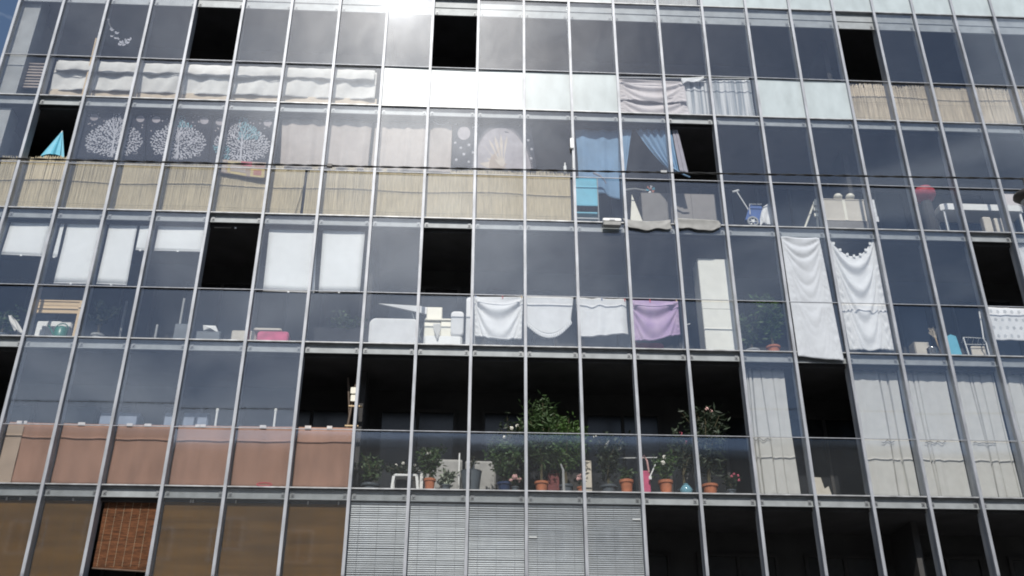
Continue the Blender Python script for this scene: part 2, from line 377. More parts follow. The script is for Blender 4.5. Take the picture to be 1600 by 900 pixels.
# ------------------------------------------------------------------ cloth
def quadP(q, Y):
    """q = TL, TR, BR, BL pixels seen on the plane at depth Y"""
    P = [at(x, y, Y) for x, y in q]
    def f(u, v):
        a = P[0].lerp(P[1], u); b = P[3].lerp(P[2], u); return a.lerp(b, v)
    return f
def folds_vertical(amp, n, seed=0, top=.35):
    r = random.Random(seed); ph = [r.uniform(0, 6.28) for _ in range(4)]
    def d(u, v):
        a = amp * (top + (1 - top) * v)
        return a * (.6 * sin(2 * pi * n * u + ph[0] + .5 * sin(3 * v + ph[1])) + .3 * sin(2 * pi * n * 1.7 * u + ph[2] + v) + .25 * sin(2 * pi * n * .43 * u + ph[3]))
    return d
def folds_swag(amp, n, seed=0):
    r = random.Random(seed); ph = r.uniform(0, 6); k = r.uniform(.9, 1.1)
    def d(u, v):
        c = 1 - (2 * u - 1) ** 2
        return (amp * sin(n * v / (.22 + c * k) + ph) * (.25 + .75 * math.exp(-1.2 * v)) + amp * .3 * sin(n * 1.9 * v / (.3 + c) + 2 * ph + 3 * u) * (1 - v)) * (.1 + .9 * min(1, 2.2 * c)) + amp * .5 * sin(9 * u + ph + 2 * v) * v
    return d
def folds_flat(amp, seed=0):
    r = random.Random(seed); p = [r.uniform(0, 6) for _ in range(4)]
    return lambda u, v: amp * (sin(5 * u + p[0] + 2 * v) * .5 + sin(11 * u + 3 * v + p[1]) * .3 + sin(7 * v + p[2] + 3 * u) * .3)
def cloth_fn(q, Y, fold, sag=0., sagb=0., edge=0., seed=0):
    P = quadP(q, Y); r = random.Random(seed); p1 = r.uniform(0, 6)
    def f(u, v):
        p = P(u, v).copy(); c = 1 - (2 * u - 1) ** 2
        p.z -= sag * c * (1 - v) + sagb * c * v
        p.z += edge * v * (sin(9 * u + p1) + .6 * sin(17 * u + 2 * p1))
        p.y += fold(u, v); p.x += edge * .6 * sin(6 * v + p1) * (u - .5) * 2
        return p
    return f
def cloth(name, label, cat, m, q, Y, fold, sag=0., sagb=0., edge=.006, nu=36, nv=28, seed=0, group=None):
    f = cloth_fn(q, Y, fold, sag, sagb, edge, seed)
    o = MB().grid(f, nu, nv).build(name, MATS[m], smooth=True, solid=.003)
    tag(o, label, cat, group); return o, f
def shifted(f, dy): return lambda u, v: f(u, v) + Vector((0, dy, 0))

# ------------------------------------------------------------------ storey 1 (top row)
z1 = SILL[2]
S = thing('balcony_cover', 'long crumpled off-white cloth screening seven top row balconies', 'cloth', (-6.8, .3, z1))
def cov(u, v):
    x = XS[1] + .05 + (XS[8] - .16 - XS[1] - .05) * u
    return Vector((x, .26 + .02 * sin(x * 7 + v * 3) + .012 * sin(x * 17 + 5 * v) + .02 * sin(4 * v + x * 2), z1 + 1.12 - .76 * v))
MB().grid(cov, 150, 16).build('sheet', MATS['off_white_cloth'], S, smooth=True, solid=.004)
def flap(u, v):
    x = XS[1] + .1 + (XS[8] - .2 - XS[1] - .1) * u
    d = .30 + .018 * sin(x * 2.7) + .014 * sin(x * 6.1 + 1) + .010 * sin(x * 13)
    return Vector((x, .215 - .03 * sin(v * 2.4) + .008 * sin(x * 15 + 3 * v), z1 + 1.13 - d * v))
MB().grid(flap, 160, 6).build('overhang', MATS['off_white_cloth'], S, smooth=True, solid=.004)
MB().box(XS[1] + .03, XS[8] - .12, .29, .32, z1, z1 + .40).build('bottom_band', mat('beige_band', (.56, .46, .34), var=.08), S)
lp = at(50, 120, .32); L_ = thing('louvre_panel', 'brown louvred panel beside the grey end pier on the top row', 'louvre', (lp.x, .32, z1))
a, b_ = at(38, 101, .32), at(70, 138, .32)
for k in range(8):
    zz = b_.z + (a.z - b_.z) * (k + .5) / 8
    MB().add([(a.x, .33, zz - .02), (b_.x, .33, zz - .02), (b_.x, .30, zz - .045), (a.x, .30, zz - .045), (a.x, .34, zz + .03), (b_.x, .34, zz + .03), (b_.x, .31, zz + .005), (a.x, .31, zz + .005)],
             [(0, 1, 2, 3), (4, 5, 6, 7), (2, 3, 7, 6), (0, 1, 5, 4), (1, 2, 6, 5), (0, 3, 7, 4)]).build('slat', MATS['louvre'], L_)
MB().box(a.x - .03, a.x, .29, .35, z1, a.z + .03).box(b_.x, b_.x + .03, .29, .35, z1, a.z + .03).box(a.x, b_.x, .29, .35, a.z, a.z + .03).build('frame', MATS['louvre'], L_)
p0, p1 = at(150.5, 60, .2), at(141, 100, .2)
o = MB().tube([p0, p1, (p1.x, p1.y, z1)], .018, 7).build('wooden_pole', MATS['pine']); tag(o, 'pale wooden pole leaning behind a top row mullion, left of the paper butterflies', 'pole')
G = thing('butterfly_garland', 'string of small white paper butterflies behind a top row pane', 'garland', at(190, 72, .08))
bp_ = [(168, 31), (175, 47), (183, 52), (175, 57), (181, 60), (185, 61), (190, 66), (197, 63), (203, 62), (188, 70), (193, 70), (199, 67)]
MB().tube([at(x, y, .085) for x, y in bp_], .003, 4).build('string', MATS['white_cloth'], G)
for i, (x, y) in enumerate(bp_):
    c = at(x, y, .08); s = random.uniform(.03, .055); a = random.uniform(-.8, .8); ca, sa = cos(a), sin(a)
    def wv(u, v, w_=0): return (c.x + (u * ca - v * sa) * s, c.y + w_ * s, c.z + (u * sa + v * ca) * s)
    MB().add([wv(0, -.5), wv(0, .5), wv(-.9, .9, -.5), wv(-1.1, 0, -.6), wv(-.7, -.7, -.4), wv(.9, .9, -.5), wv(1.1, 0, -.6), wv(.7, -.7, -.4)],
             [(0, 1, 2, 3), (0, 3, 4), (1, 0, 6, 5), (0, 7, 6)]).build('butterfly', MATS['print_white'], G)
cloth('hanging_sheet', 'pinkish white sheet with swagged folds on the top row line', 'sheet', 'pink_white_cloth', [(964, 124), (1068, 128), (1074, 160), (967, 155)], .12, folds_swag(.035, 18, 2), .0, .02, .01, seed=2)
cloth('hanging_sheet', 'lower pinkish white sheet hanging under the swagged one on the top row', 'sheet', 'pink_white_cloth', [(965, 150), (1070, 153), (1080, 181), (968, 178)], .17, folds_swag(.035, 13, 5), 0, 0, .01, seed=3)
cloth('striped_curtain', 'grey and white striped curtain hung across two top row bays', 'curtain', 'striped_cloth', [(1066, 127), (1172, 125), (1181, 184), (1076, 181)], .2, folds_vertical(.03, 9, 4), 0, 0, .006, nu=70, seed=4)
o = MB().tube([at(963, 121, .14), at(1170, 123, .14)], .012, 6).build('clothes_line', MATS['white_plastic']); tag(o, 'white clothes pole above the pinkish sheets on the top row', 'pole')
cloth('bunched_cloth', 'small bunch of white cloth rolled over the pole at the striped curtain', 'cloth', 'white_cloth', [(1064, 121), (1100, 119), (1100, 126), (1066, 130)], .1, folds_swag(.03, 3, 8), 0, 0, .012, nu=20, nv=8)

# reed screens: thousands of thin stalks, joined, bound by wires
def reed_screen(label, xa, xb, z0, h, Y, m, seed, gap=None):
    r = random.Random(seed); b = MB(); x = xa
    while x < xb:
        wd = r.uniform(.008, .016); hh = h + r.uniform(-.035, .03) + .02 * sin(x * 5); y = Y + r.uniform(-.005, .005) + .015 * sin(x * 2.1)
        l = r.uniform(-.012, .012)
        if not (gap and gap[0] < x < gap[1] and r.random() < .8):
            b.add([(x, y, z0), (x + wd / 2, y - wd * .3, z0), (x + wd, y, z0), (x + l, y, z0 + hh), (x + wd / 2 + l, y - wd * .3, z0 + hh), (x + wd + l, y, z0 + hh)], [(0, 1, 4, 3), (1, 2, 5, 4), (3, 4, 5)])
        x += wd * r.uniform(.75, 1.05)
    T = thing('reed_screen', label, 'reed mat', ((xa + xb) / 2, Y, z0))
    b.build('stalks', MATS[m], T, stuff=True)
    MB().box(xa, xb, Y + .02, Y + .03, z0, z0 + h - .06).build('backing', MATS[m], T)
    for zz in (.18, .55, .9):
        MB().tube([(xa + (xb - xa) * k / 20, Y - .032 + .015 * sin((xa + (xb - xa) * k / 20) * 2.1), z0 + zz * h) for k in range(21)], .0025, 4).build('binding_wire', MATS['stem'], T)
    return T
reed_screen('pale reed mat along the top row balconies at the right', at(1331, 150, .2).x, XS[24], z1, 1.16, .22, 'reed_pale', 11)
z2 = SILL[3]
xm = at(474, 300, .2).x
reed_screen('tan reed mat below the tree tapestries', X0 + .45, xm - .03, z2, 1.38, .24, 'reed', 12)
reed_screen('tan reed mat below the beige curtains and the sun tapestry', xm + .03, XS[12] - .06, z2, 1.36, .25, 'reed', 13)
o = MB().tube([at(484, 258, .21), at(461, 334, .21)], .007, 5).build('snapped_reed', MATS['stem']); tag(o, 'dark snapped reed slanting across the seam of the reed mats', 'reed')

# ------------------------------------------------------------------ storey 2
# closed turquoise parasol tip
c = at(82, 245, .32); ap = at(97, 206, .32)
b = MB(); n = 18; V = []
for j in range(9):
    v = j / 8; ce = ap.lerp(c, v)
    for k in range(n):
        a = 2 * pi * k / n; r_ = (.012 + .19 * v) * (1 + .22 * cos(a * 9)); V.append(ce + Vector((r_ * cos(a), r_ * .5 * sin(a), -.02 * v * cos(a * 9))))
b.add(V, [(j * n + k, j * n + (k + 1) % n, (j + 1) * n + (k + 1) % n, (j + 1) * n + k) for j in range(8) for k in range(n)])
U = thing('closed_parasol', 'turquoise folded parasol in the open bay left of the tree tapestries', 'parasol', (c.x, .32, z2))
b.build('canopy', MATS['turquoise'], U); MB().tube([(c.x, .32, z2), c, ap + Vector((0, 0, .02))], .012, 6).build('pole', MATS['white_plastic'], U)

def disc(b, f, u, v, ru, rv, n=14):
    P = [f(u + ru * cos(2 * pi * k / n), v + rv * sin(2 * pi * k / n)) for k in range(n)]; b.add(P, [tuple(range(n))])
def leafq(b, f, u, v, a, l, w_, asp):
    dx, dy = cos(a), sin(a)
    P = [(u, v), (u + (dx * .5 - dy * w_) * l, v + (dy * .5 + dx * w_) * l * asp), (u + dx * l, v + dy * l * asp), (u + (dx * .5 + dy * w_) * l, v + (dy * .5 - dx * w_) * l * asp)]
    b.add([f(*p) for p in P], [(0, 1, 2, 3)])
def ribbon(b, f, pts, w0, w1):
    V = []
    for i, (u, v) in enumerate(pts):
        a = pts[min(i + 1, len(pts) - 1)]; c = pts[max(i - 1, 0)]; d = Vector((a[0] - c[0], a[1] - c[1])).normalized()
        w_ = w0 + (w1 - w0) * i / (len(pts) - 1); V += [f(u - d.y * w_, v + d.x * w_), f(u + d.y * w_, v - d.x * w_)]
    b.add(V, [(2 * i, 2 * i + 1, 2 * i + 3, 2 * i + 2) for i in range(len(pts) - 1)])
def tree_tapestry(label, q, cu, seed, accent):
    r = random.Random(seed); Y = .21
    f = cloth_fn(q, Y, folds_flat(.012, seed), 0, 0, .002, seed)
    T = thing('tapestry', label, 'tapestry', f(.5, 1))
    cl = MB().grid(f, 24, 20).build('cloth', MATS['dark_tapestry'], T, smooth=True, solid=.003)
    g = lambda u, v: f(u, .13 + .80 * v) + Vector((0, -.005, 0)); main, acc, dots = MB(), MB(), MB()
    def inside(u, v):
        h = 1 - v
        if h < 0: return False
        e = ((u - cu) / .41) ** 2 + ((h - .34) / .34) ** 2
        e2 = ((u - cu) / .2) ** 2 + ((h - .62) / .17) ** 2
        e3 = ((u - cu) / .065) ** 2 + ((h - .86) / .11) ** 2
        return e < 1 or e2 < 1 or e3 < 1
    ribbon(main, g, [(cu, 1.0), (cu, .8), (cu + .005, .62), (cu, .5)],   .017, .009)
    for sg in (-1, 1):
        for (v0, l, curl, up) in ((.74, .36, .5, .12), (.64, .34, 1.3, .2), (.55, .22, 1.8, .22), (.92, .34, .2, .03), (.5, .12, 1.5, .3)):
            pts = []
            for k in range(14):
                t = k / 13; a = curl * t * 2.2
                pts.append((cu + sg * l * (t * (1 - .25 * t * curl * .5)), v0 - up * sin(t * 2.4) - .02 * t))
            ribbon(main, g, pts, .008, .003)
            e = pts[-1]
            ribbon(main, g, [(e[0] + sg * .035 * (sin(a_) ), e[1] + .03 * (1 - cos(a_))) for a_ in [k * .5 for k in range(9)]], .005, .003)
    placed = []
    tries = 0
    while len(placed) < 380 and tries < 16000:
        tries += 1; u = r.uniform(.04, .97); v = r.uniform(.02, .99)
        if not inside(u, v): continue
        if any((u - a) ** 2 + (v - b_) ** 2 < .029 ** 2 for a, b_ in placed): continue
        placed.append((u, v)); an = math.atan2(v - .75, u - cu) + r.uniform(-.7, .7)
        tgt = acc if (accent and accent(u, v)) else main
        leafq(tgt, g, u, v, an, r.uniform(.033, .047), .32, 1.25)
        if r.random() < .4: ribbon(tgt, g, [(u, v), (u - cos(an) * .02, v - sin(an) * .02)], .003, .003)
    for (u, v) in ((cu - .36, .17), (cu + .38, .17)):
        if 0.04 < u < .96: disc(dots, g, u, v, .066, .075, 16)
    for _ in range(26):
        u, v = r.uniform(.05, .95), r.uniform(.05, .5)
        if inside(u, v) or inside(u + .03, v + .03) or inside(u - .03, v + .03): continue
        disc(dots, g, u, v, .013, .015, 7)
    main.build('tree_print', MATS['print_white'], cl); dots.build('moon_print', MATS['print_rose'], cl)
    if acc.v: acc.build('tinted_leaf_print', MATS['print_teal'], cl)
tree_tapestry('dark tapestry with a pale tree, nearest the turquoise parasol', [(137, 160), (230, 163), (226, 252), (117, 248)], .52, 21, None)
tree_tapestry('dark tapestry with a pale tree, middle one of three', [(231, 163), (334, 167), (325, 256), (227, 252)], .5, 22, lambda u, v: u > .5 and v < .35)
tree_tapestry('dark tapestry with a pale tree tinted teal, beside the beige curtain', [(335, 167), (435, 170), (430, 259), (326, 256)], .47, 23, lambda u, v: u > .42 and v < .56 and u < .72 or (u < .3 and v > .7))
# teal-grey cloth hint pinned between first two trees
# patchwork quilt over the rail
q = [(338, 249), (416, 254), (414, 279), (337, 268)]
f = cloth_fn(q, .17, folds_flat(.008, 5), 0, .02, .004, 5)
Qt = thing('patchwork_quilt', 'small beige and red patchwork quilt hung over the reed mat', 'quilt', f(.5, 1))
cl = MB().grid(f, 20, 10).build('cloth', MATS['kraft_beige'], Qt, smooth=True, solid=.006)
g = shifted(f, -.006)
for (u0, u1, v0, v1, m) in ((.02, .2, .1, .9, 'beige_curtain'), (.24, .5, .08, .3, 'yellow_patch'), (.3, .6, .38, .75, 'beige_curtain'), (.5, .72, .03, .3, 'red_fabric'), (.24, .29, .35, .9, 'yellow_patch'), (.3, .62, .8, .95, 'yellow_patch'), (.7, .98, .45, .95, 'yellow_patch'), (.76, .92, .52, .85, 'orange'), (.78, .98, .1, .38, 'kraft')):
    MB().grid(lambda u, v: g(u0 + (u1 - u0) * u, v0 + (v1 - v0) * v) + Vector((0, -.002 if m == 'orange' else 0, 0)), 5, 4).build('patch', MATS[m], cl)
cloth('beige_curtain', 'beige curtain right of the teal tinted tapestry', 'curtain', 'beige_curtain', [(442, 172), (583, 176), (574, 266), (437, 262)], .23, folds_vertical(.035, 5, 1), 0, 0, .004, nu=60, seed=1)
cloth('beige_curtain', 'beige curtain in the middle, left of the swagged one', 'curtain', 'beige_curtain', [(588, 178), (668, 181), (664, 268), (579, 266)], .24, folds_vertical(.03, 4, 3), 0, 0, .004, nu=50, seed=3)
cloth('beige_curtain', 'narrow beige curtain with a drooping top beside the sun tapestry', 'curtain', 'beige_curtain', [(673, 184), (707, 184), (704, 270), (667, 268)], .24, folds_swag(.025, 5, 6), .2, 0, .004, nu=24, seed=6)
o = MB().tube([at(673 + 34 * k / 10, 186 + 9 * (1 - (2 * k / 10 - 1) ** 2), .17) for k in range(11)], .008, 5).build('drooping_rope', MATS['white_cloth']); tag(o, 'white cord drooping above the narrow beige curtain', 'rope')
# sun and moon tapestry
q = [(709, 183), (829, 183), (838, 264), (706, 262)]
f = cloth_fn(q, .2, folds_flat(.012, 9), 0, 0, .003, 9)
T = thing('tapestry', 'dark tapestry printed with a pale sun, moon and stars', 'tapestry', f(.5, 1))
cl = MB().grid(f, 30, 20).build('cloth', MATS['dark_tapestry'], T, smooth=True, solid=.003)
g = shifted(f, -.005); g2 = shifted(f, -.007); g3 = shifted(f, -.009)
b = MB(); disc(b, g, .135, .33, .08, .135, 24); b.build('moon_print', MATS['print_rose'], cl)
st = MB(); r = random.Random(4)
def star(u, v, s):
    P = [g(u + (s if k % 2 == 0 else s * .42) * cos(k * pi / 5 - pi / 2), v + 1.45 * (s if k % 2 == 0 else s * .42) * sin(k * pi / 5 - pi / 2)) for k in range(10)]
    st.add(P + [g(u, v)], [(k, (k + 1) % 10, 10) for k in range(10)])
for u, v in ((.03, .14), (.1, .08), (.2, .06), (.25, .2), (.03, .52), (.1, .62), (.2, .56), (.14, .74), (.05, .85), (.2, .88), (.25, .7), (.36, .1), (.44, .12), (.52, .08), (.6, .07), (.69, .08), (.78, .12), (.85, .16), (.91, .27), (.94, .45), (.97, .62), (.95, .8), (.31, .18), (.29, .34), (.96, .1)): star(u, v, .022 + .006 * r.random())
st.build('star_print', MATS['print_white'], cl)
b = MB(); n = 80
for k in range(n):
    a0 = pi + pi * (k + .1) / n; a1 = pi + pi * (k + .65) / n
    b.add([g(.60 + .325 * cos(a0), 1 + .80 * sin(a0)), g(.60 + .375 * cos((a0 + a1) / 2), 1 + .88 * sin((a0 + a1) / 2)), g(.60 + .325 * cos(a1), 1 + .80 * sin(a1))], [(0, 1, 2)])
P = [g(.60 + .335 * cos(pi + pi * k / 30), 1 + .79 * sin(pi + pi * k / 30)) for k in range(31)]; b.add(P, [tuple(range(31))])
b.build('halo_print', MATS['print_rose'], cl)
b = MB()
P = []
for k in range(45):
    a = pi + pi * k / 44; rr = 1 if k % 4 == 2 else (.62 if k % 4 == 0 else .8); P.append(g2(.60 + .28 * rr * cos(a), 1 + .66 * rr * sin(a)))
b.add([g2(.60, 1)] + P, [(0, i, i + 1) for i in range(1, 45)]); b.build('sun_ray_print', MATS['sun_cream'], cl)
b = MB(); P = [g3(.60 + .16 * cos(pi + pi * k / 20), 1 + .40 * sin(pi + pi * k / 20)) for k in range(21)]; b.add(P, [tuple(range(21))]); b.build('sun_face_print', MATS['kraft_beige'], cl)
b_ = thing('bottle', 'small white bottle on the reed mat, left of the blue curtain', 'bottle', at(883, 268, .3))
p = at(883, 268, .3); MB().lathe(p, [(.03, -.05), (.035, .0), (.035, .13), (.015, .16), (.015, .19)], 10).build('body', MATS['white_plastic'], b_, smooth=True)
MB().lathe(p, [(.018, .19), (.018, .22)], 10).build('cap', MATS['white_plastic'], b_)
p = at(893.5, 224, -.09); Gd = thing('wall_gauge', 'white box gauge with a thin pole on the mullion beside the blue curtain', 'gauge', p)
MB().rbox(p.x - .035, p.x + .035, -.11, -.064, p.z - .13, p.z + .13, .015).build('case', MATS['white_plastic'], Gd)
pe = at(895, 264, -.05); MB().tube([(p.x + .02, -.075, p.z - .12), (pe.x + .01, -.07, pe.z)], .007, 6).build('pole', MATS['white_plastic'], Gd)
# blue curtains
cloth('blue_curtain', 'wide blue curtain hanging above the turquoise chair', 'curtain', 'blue_cloth', [(897, 180), (966, 184), (968, 312), (905, 284)], .3, folds_vertical(.04, 2.4, 8, .5), 0, .05, .012, nu=40, nv=36, seed=8)
cloth('blue_curtain', 'narrow blue curtain strip just right of the mullion beside the chair', 'curtain', 'blue_cloth', [(967, 189), (989, 191), (977, 272), (968, 275)], .25, folds_vertical(.02, 2, 9, .5), 0, 0, .006, nu=20, nv=30, seed=9)
def tied(u, v):
    a = at(984 + 64 * u, 189 + 2 * u, .24); e = at(1048 + 14 * u, 268 + 3 * u, .24); p = a.lerp(e, v)
    k = v ** 1.5; p.z -= .10 * sin(pi * v) * (1 - u); p.y += .03 * sin(2 * pi * 5 * u + 2 * v) * (1 - .3 * v); return p
o = MB().grid(tied, 50, 30).build('blue_curtain', MATS['blue_cloth'], smooth=True, solid=.003); tag(o, 'blue curtain drawn aside diagonally towards the open bay', 'curtain')
cloth('lilac_curtain', 'pale lilac curtain edge at the left of the open black bay', 'curtain', 'lilac_cloth', [(1048, 192), (1056, 192), (1076, 271), (1062, 268)], .2, folds_vertical(.015, 2, 12, .5), 0, 0, .003, nu=20, nv=24)
p = at(1060, 268, .18)
o = MB().tube([at(1050, 262, .17), at(1058, 267, .15), at(1068, 273, .16), at(1078, 277, .2)], .03, 7, .015).build('curtain_tie', MATS['blue_cloth']); tag(o, 'knotted blue tie at the foot of the drawn curtain', 'curtain tie')
o = MB().tube([at(927, 270, .15), at(938, 275, .12), at(944, 281, .12), at(947, 287, .13)], .025, 6, .012).build('blue_rag', MATS['lilac_cloth']); tag(o, 'pale blue rag pinned on the wide blue curtain above the chair', 'rag')
# turquoise folding chair
ca, cb = at(898, 279, .13), at(934, 322, .13); Ch = thing('folding_chair', 'turquoise folding chair standing below the blue curtain', 'chair', ((ca.x + cb.x) / 2, .6, z2))
MB().rbox(ca.x + .01, cb.x, .12, .14, cb.z, ca.z, .02).build('backrest', MATS['turquoise'], Ch)
MB().box(ca.x + .02, cb.x - .01, .15, .54, z2 + .30, z2 + .33).build('seat', MATS['turquoise'], Ch)
for x in (ca.x, cb.x + .012):
    MB().tube([(x, .13, ca.z + .02), (x, .14, z2)], .013, 6).build('leg', MATS['grey_steel'], Ch)
    MB().tube([(x, .16, z2 + .45), (x, .56, z2)], .013, 6).build('leg', MATS['grey_steel'], Ch)
MB().box(ca.x, cb.x, .125, .145, z2 + .15, z2 + .18).build('crossbar', MATS['grey_steel'], Ch)
mat('concrete_cloth', (.30, .30, .29), var=.1, bump=.1)
ba, bb = at(942, 343, -.1), at(970, 354, -.1); Bx = thing('sill_box', 'white lidded grey box clipped over the sill beside the turquoise chair', 'box', ((ba.x + bb.x) / 2, -.1, bb.z))
MB().rbox(ba.x, bb.x, -.16, -.066, bb.z, bb.z + .09, .02).build('body', MATS['concrete_cloth'], Bx)
MB().rbox(ba.x - .01, bb.x + .01, -.17, -.066, bb.z + .092, ba.z, .02).build('lid', MATS['white_plastic'], Bx)
MB().rbox(ba.x + .12, bb.x - .12, -.18, -.171, bb.z + .105, ba.z - .02, .01).build('latch', MATS['white_cloth'], Bx)
for k, (xa, xb, lab, sd) in enumerate(((974, 1047, 'grey cloth sagging along the sill below the white triangular board', 3), (1053, 1124, 'grey cloth rolled along the sill below the grey cupboard', 6))):
    cloth('sill_cloth', lab, 'cloth', 'concrete_cloth' if mat('concrete_cloth', (.30, .30, .29), var=.1, bump=.1) and 0 else 'concrete_cloth', [(xa, 341), (xb, 343 + 2 * k), (xb + 3, 357), (xa + 3, 354)], -.055, folds_swag(.012, 4, sd), .05 if k == 0 else .0, .05, .02, nu=40, nv=12, seed=sd)
ta = [at(987, 304, .3), at(1006, 346, .3), at(985, 346, .3)]
o = MB().prism([(p.x, p.z) for p in (ta[0], Vector((ta[1].x + .04, 0, z2)), Vector((ta[2].x - .02, 0, z2)))], .29, .31).build('triangular_board', MATS['cream_plastic']); tag(o, 'cream triangular board standing between the chair and the cupboard', 'board')
pw = at(1016, 297, .25); Pw = thing('pinwheel', 'toy pinwheel in teal and orange on a pale stick', 'pinwheel', pw)
MB().tube([at(973, 297, .27), at(992, 295, .26), at(1010, 298, .26)], .018, 6).build('stick', MATS['concrete'], Pw)
for k in range(6):
    a = k * pi / 3; MB().add([pw, pw + Vector((.10 * cos(a), -.03, .10 * sin(a))), pw + Vector((.09 * cos(a + .6), -.05, .09 * sin(a + .6)))], [(0, 1, 2)]).build('petal', MATS[('turquoise', 'white_cloth', 'orange')[k % 3]], Pw, solid=.004)
MB().lathe(pw + Vector((0, -.03, -.02)), [(.005, 0), (.03, .01), (.03, .03), (.005, .04)], 8).build('hub', MATS['orange'], Pw)
ka, kb = at(1000, 278, .75), at(1122, 345, .75); Cb = thing('cupboard', 'low grey brown cupboard with three doors behind the rail', 'cupboard', ((ka.x + kb.x) / 2, .95, z2))
MB().box(ka.x, kb.x, .77, 1.2, z2, z2 + 1.25).build('carcass', MATS['cupboard'], Cb)
for k in range(3):
    d = (kb.x - ka.x) / 3; MB().box(ka.x + d * k + .008, ka.x + d * (k + 1) - .008, .75, .769, z2 + .05, z2 + 1.24).build('door', MATS['cupboard'], Cb)
# tricycle
tc = at(1176, 347, .35); Tr = thing('tricycle', 'blue and white child tricycle leaning at the glass', 'tricycle', (tc.x, .4, z2))
def wheel(c, R_, parent):
    b = MB(); n = 20; V = []
    for (rr, yy) in ((R_, -.02), (R_, .02), (R_ * .72, .025), (R_ * .72, -.025)): V += [c + Vector((rr * cos(2 * pi * k / n), yy, rr * sin(2 * pi * k / n))) for k in range(n)]
    b.add(V, [(j * n + k, j * n + (k + 1) % n, ((j + 1) % 4) * n + (k + 1) % n, ((j + 1) % 4) * n + k) for j in range(4) for k in range(n)])
    t_ = b.build('wheel', MATS['concrete'], parent)
    b = MB()
    for k in range(6):
        a = k * pi / 3; b.tube([c, c + Vector((R_ * .74 * cos(a), 0, R_ * .74 * sin(a)))], .012, 5)
    b.add([c + Vector((R_ * .3 * cos(2 * pi * k / 10), -.03, R_ * .3 * sin(2 * pi * k / 10))) for k in range(10)], [tuple(range(10))])
    b.build('spokes', MATS['white_plastic'], t_)
wz = z2 + .13
wheel(Vector((tc.x, .33, tc.z)), .12, Tr)
wheel(Vector((tc.x + .3, .45, tc.z)), .09, Tr)
bd = [at(1165, 342, .36), at(1172, 319, .36), at(1190, 322, .36), at(1196, 338, .36), at(1184, 350, .36)]
MB().prism([(p.x, p.z) for p in bd], .37, .47).build('body', MATS['blue_plastic'], Tr)
hs, he = at(1172, 332, .4), at(1151, 299, .4)
MB().tube([hs, he], .014, 6).build('handlebar_stem', MATS['white_plastic'], Tr); MB().tube([he + Vector((-.09, 0, -.02)), he + Vector((.05, 0, .03))], .022, 6).build('handlebar', MATS['white_plastic'], Tr)
MB().tube([at(1172, 335, .35), at(1171, 319, .35), at(1190, 319, .35)], .009, 5).build('frame', MATS['white_plastic'], Tr)
cloth('striped_bag', 'crumpled white bag beside the tricycle', 'bag', 'white_cloth', [(1192, 322), (1204, 315), (1209, 350), (1186, 352)], .3, folds_swag(.05, 5, 14), .0, 0, .02, nu=16, nv=16)
# bay 16: cream stand, cardboard carton
St = thing('folding_stand', 'cream folding stand leaning beside the cream carton', 'stand', (at(1262, 345, .5).x, .5, z2))
pa = at(1274, 312, .45)
for dx, dy in ((-26, 0), (2, .1)):
    pb = at(1274 + dx, 352, .45 + dy); MB().tube([pa, Vector((pb.x, pb.y, z2))], .022, 6).build('leg', MATS['cream_plastic'], St)
for k in range(3):
    e = at(1274 + k * .8, 318 + 9 * k, .42); MB().rbox(e.x - .05, e.x + .04, .40, .44, e.z - .045, e.z + .04, .012).build('clip', MATS['cream_plastic'], St)
ca, cb = at(1286, 311, .5), at(1356, 345, .5); Cn = thing('carton', 'wide cream cardboard carton with a pinned lid', 'carton', ((ca.x + cb.x) / 2, .7, cb.z - .02))
MB().box(ca.x, cb.x, .52, .85, cb.z, ca.z).build('body', MATS['carton'], Cn); MB().box(ca.x - .01, (ca.x + cb.x) / 2 - .004, .508, .86, ca.z + .001, ca.z + .02).build('flap', MATS['carton'], Cn)
MB().box((ca.x + cb.x) / 2 + .004, cb.x + .01, .508, .86, ca.z + .001, ca.z + .02).build('flap', MATS['carton'], Cn)
MB().box((ca.x + cb.x) / 2 - .03, (ca.x + cb.x) / 2 + .03, .512, .519, cb.z, ca.z).build('tape_strip', MATS['cream_plastic'], Cn)
o = MB().box(ca.x - .06, cb.x + .06, .5, .95, z2, cb.z - .022).build('crate', MATS['cupboard']); tag(o, 'grey low chest under the cream carton', 'chest')
for k, x in enumerate((1309, 1328)):
    p = at(x, 307, .62); o = MB().lathe(p + Vector((0, 0, -.06)), [(.02, -.03), (.085, .0), (.1, .05), (.07, .1), (.02, .12)], 10).build('paper_ball', MATS['cream_plastic'], smooth=True); tag(o, ('left' if k == 0 else 'right') + ' one of two cream paper balls on the carton', 'paper ball')
Zg = thing('tag_string', 'string of white tags hanging right of the cream carton', 'string', at(1370, 345, .2))
zz_ = [(1361, 312), (1366, 319), (1363, 325), (1369, 333), (1367, 338), (1373, 347)]
for i in range(5):
    a, b2 = at(*zz_[i], .16), at(*zz_[i + 1], .16); MB().box(min(a.x, b2.x) - .02, max(a.x, b2.x) + .01, .15, .158, b2.z + .004, a.z - .004).build('tag', MATS['white_cloth'], Zg)
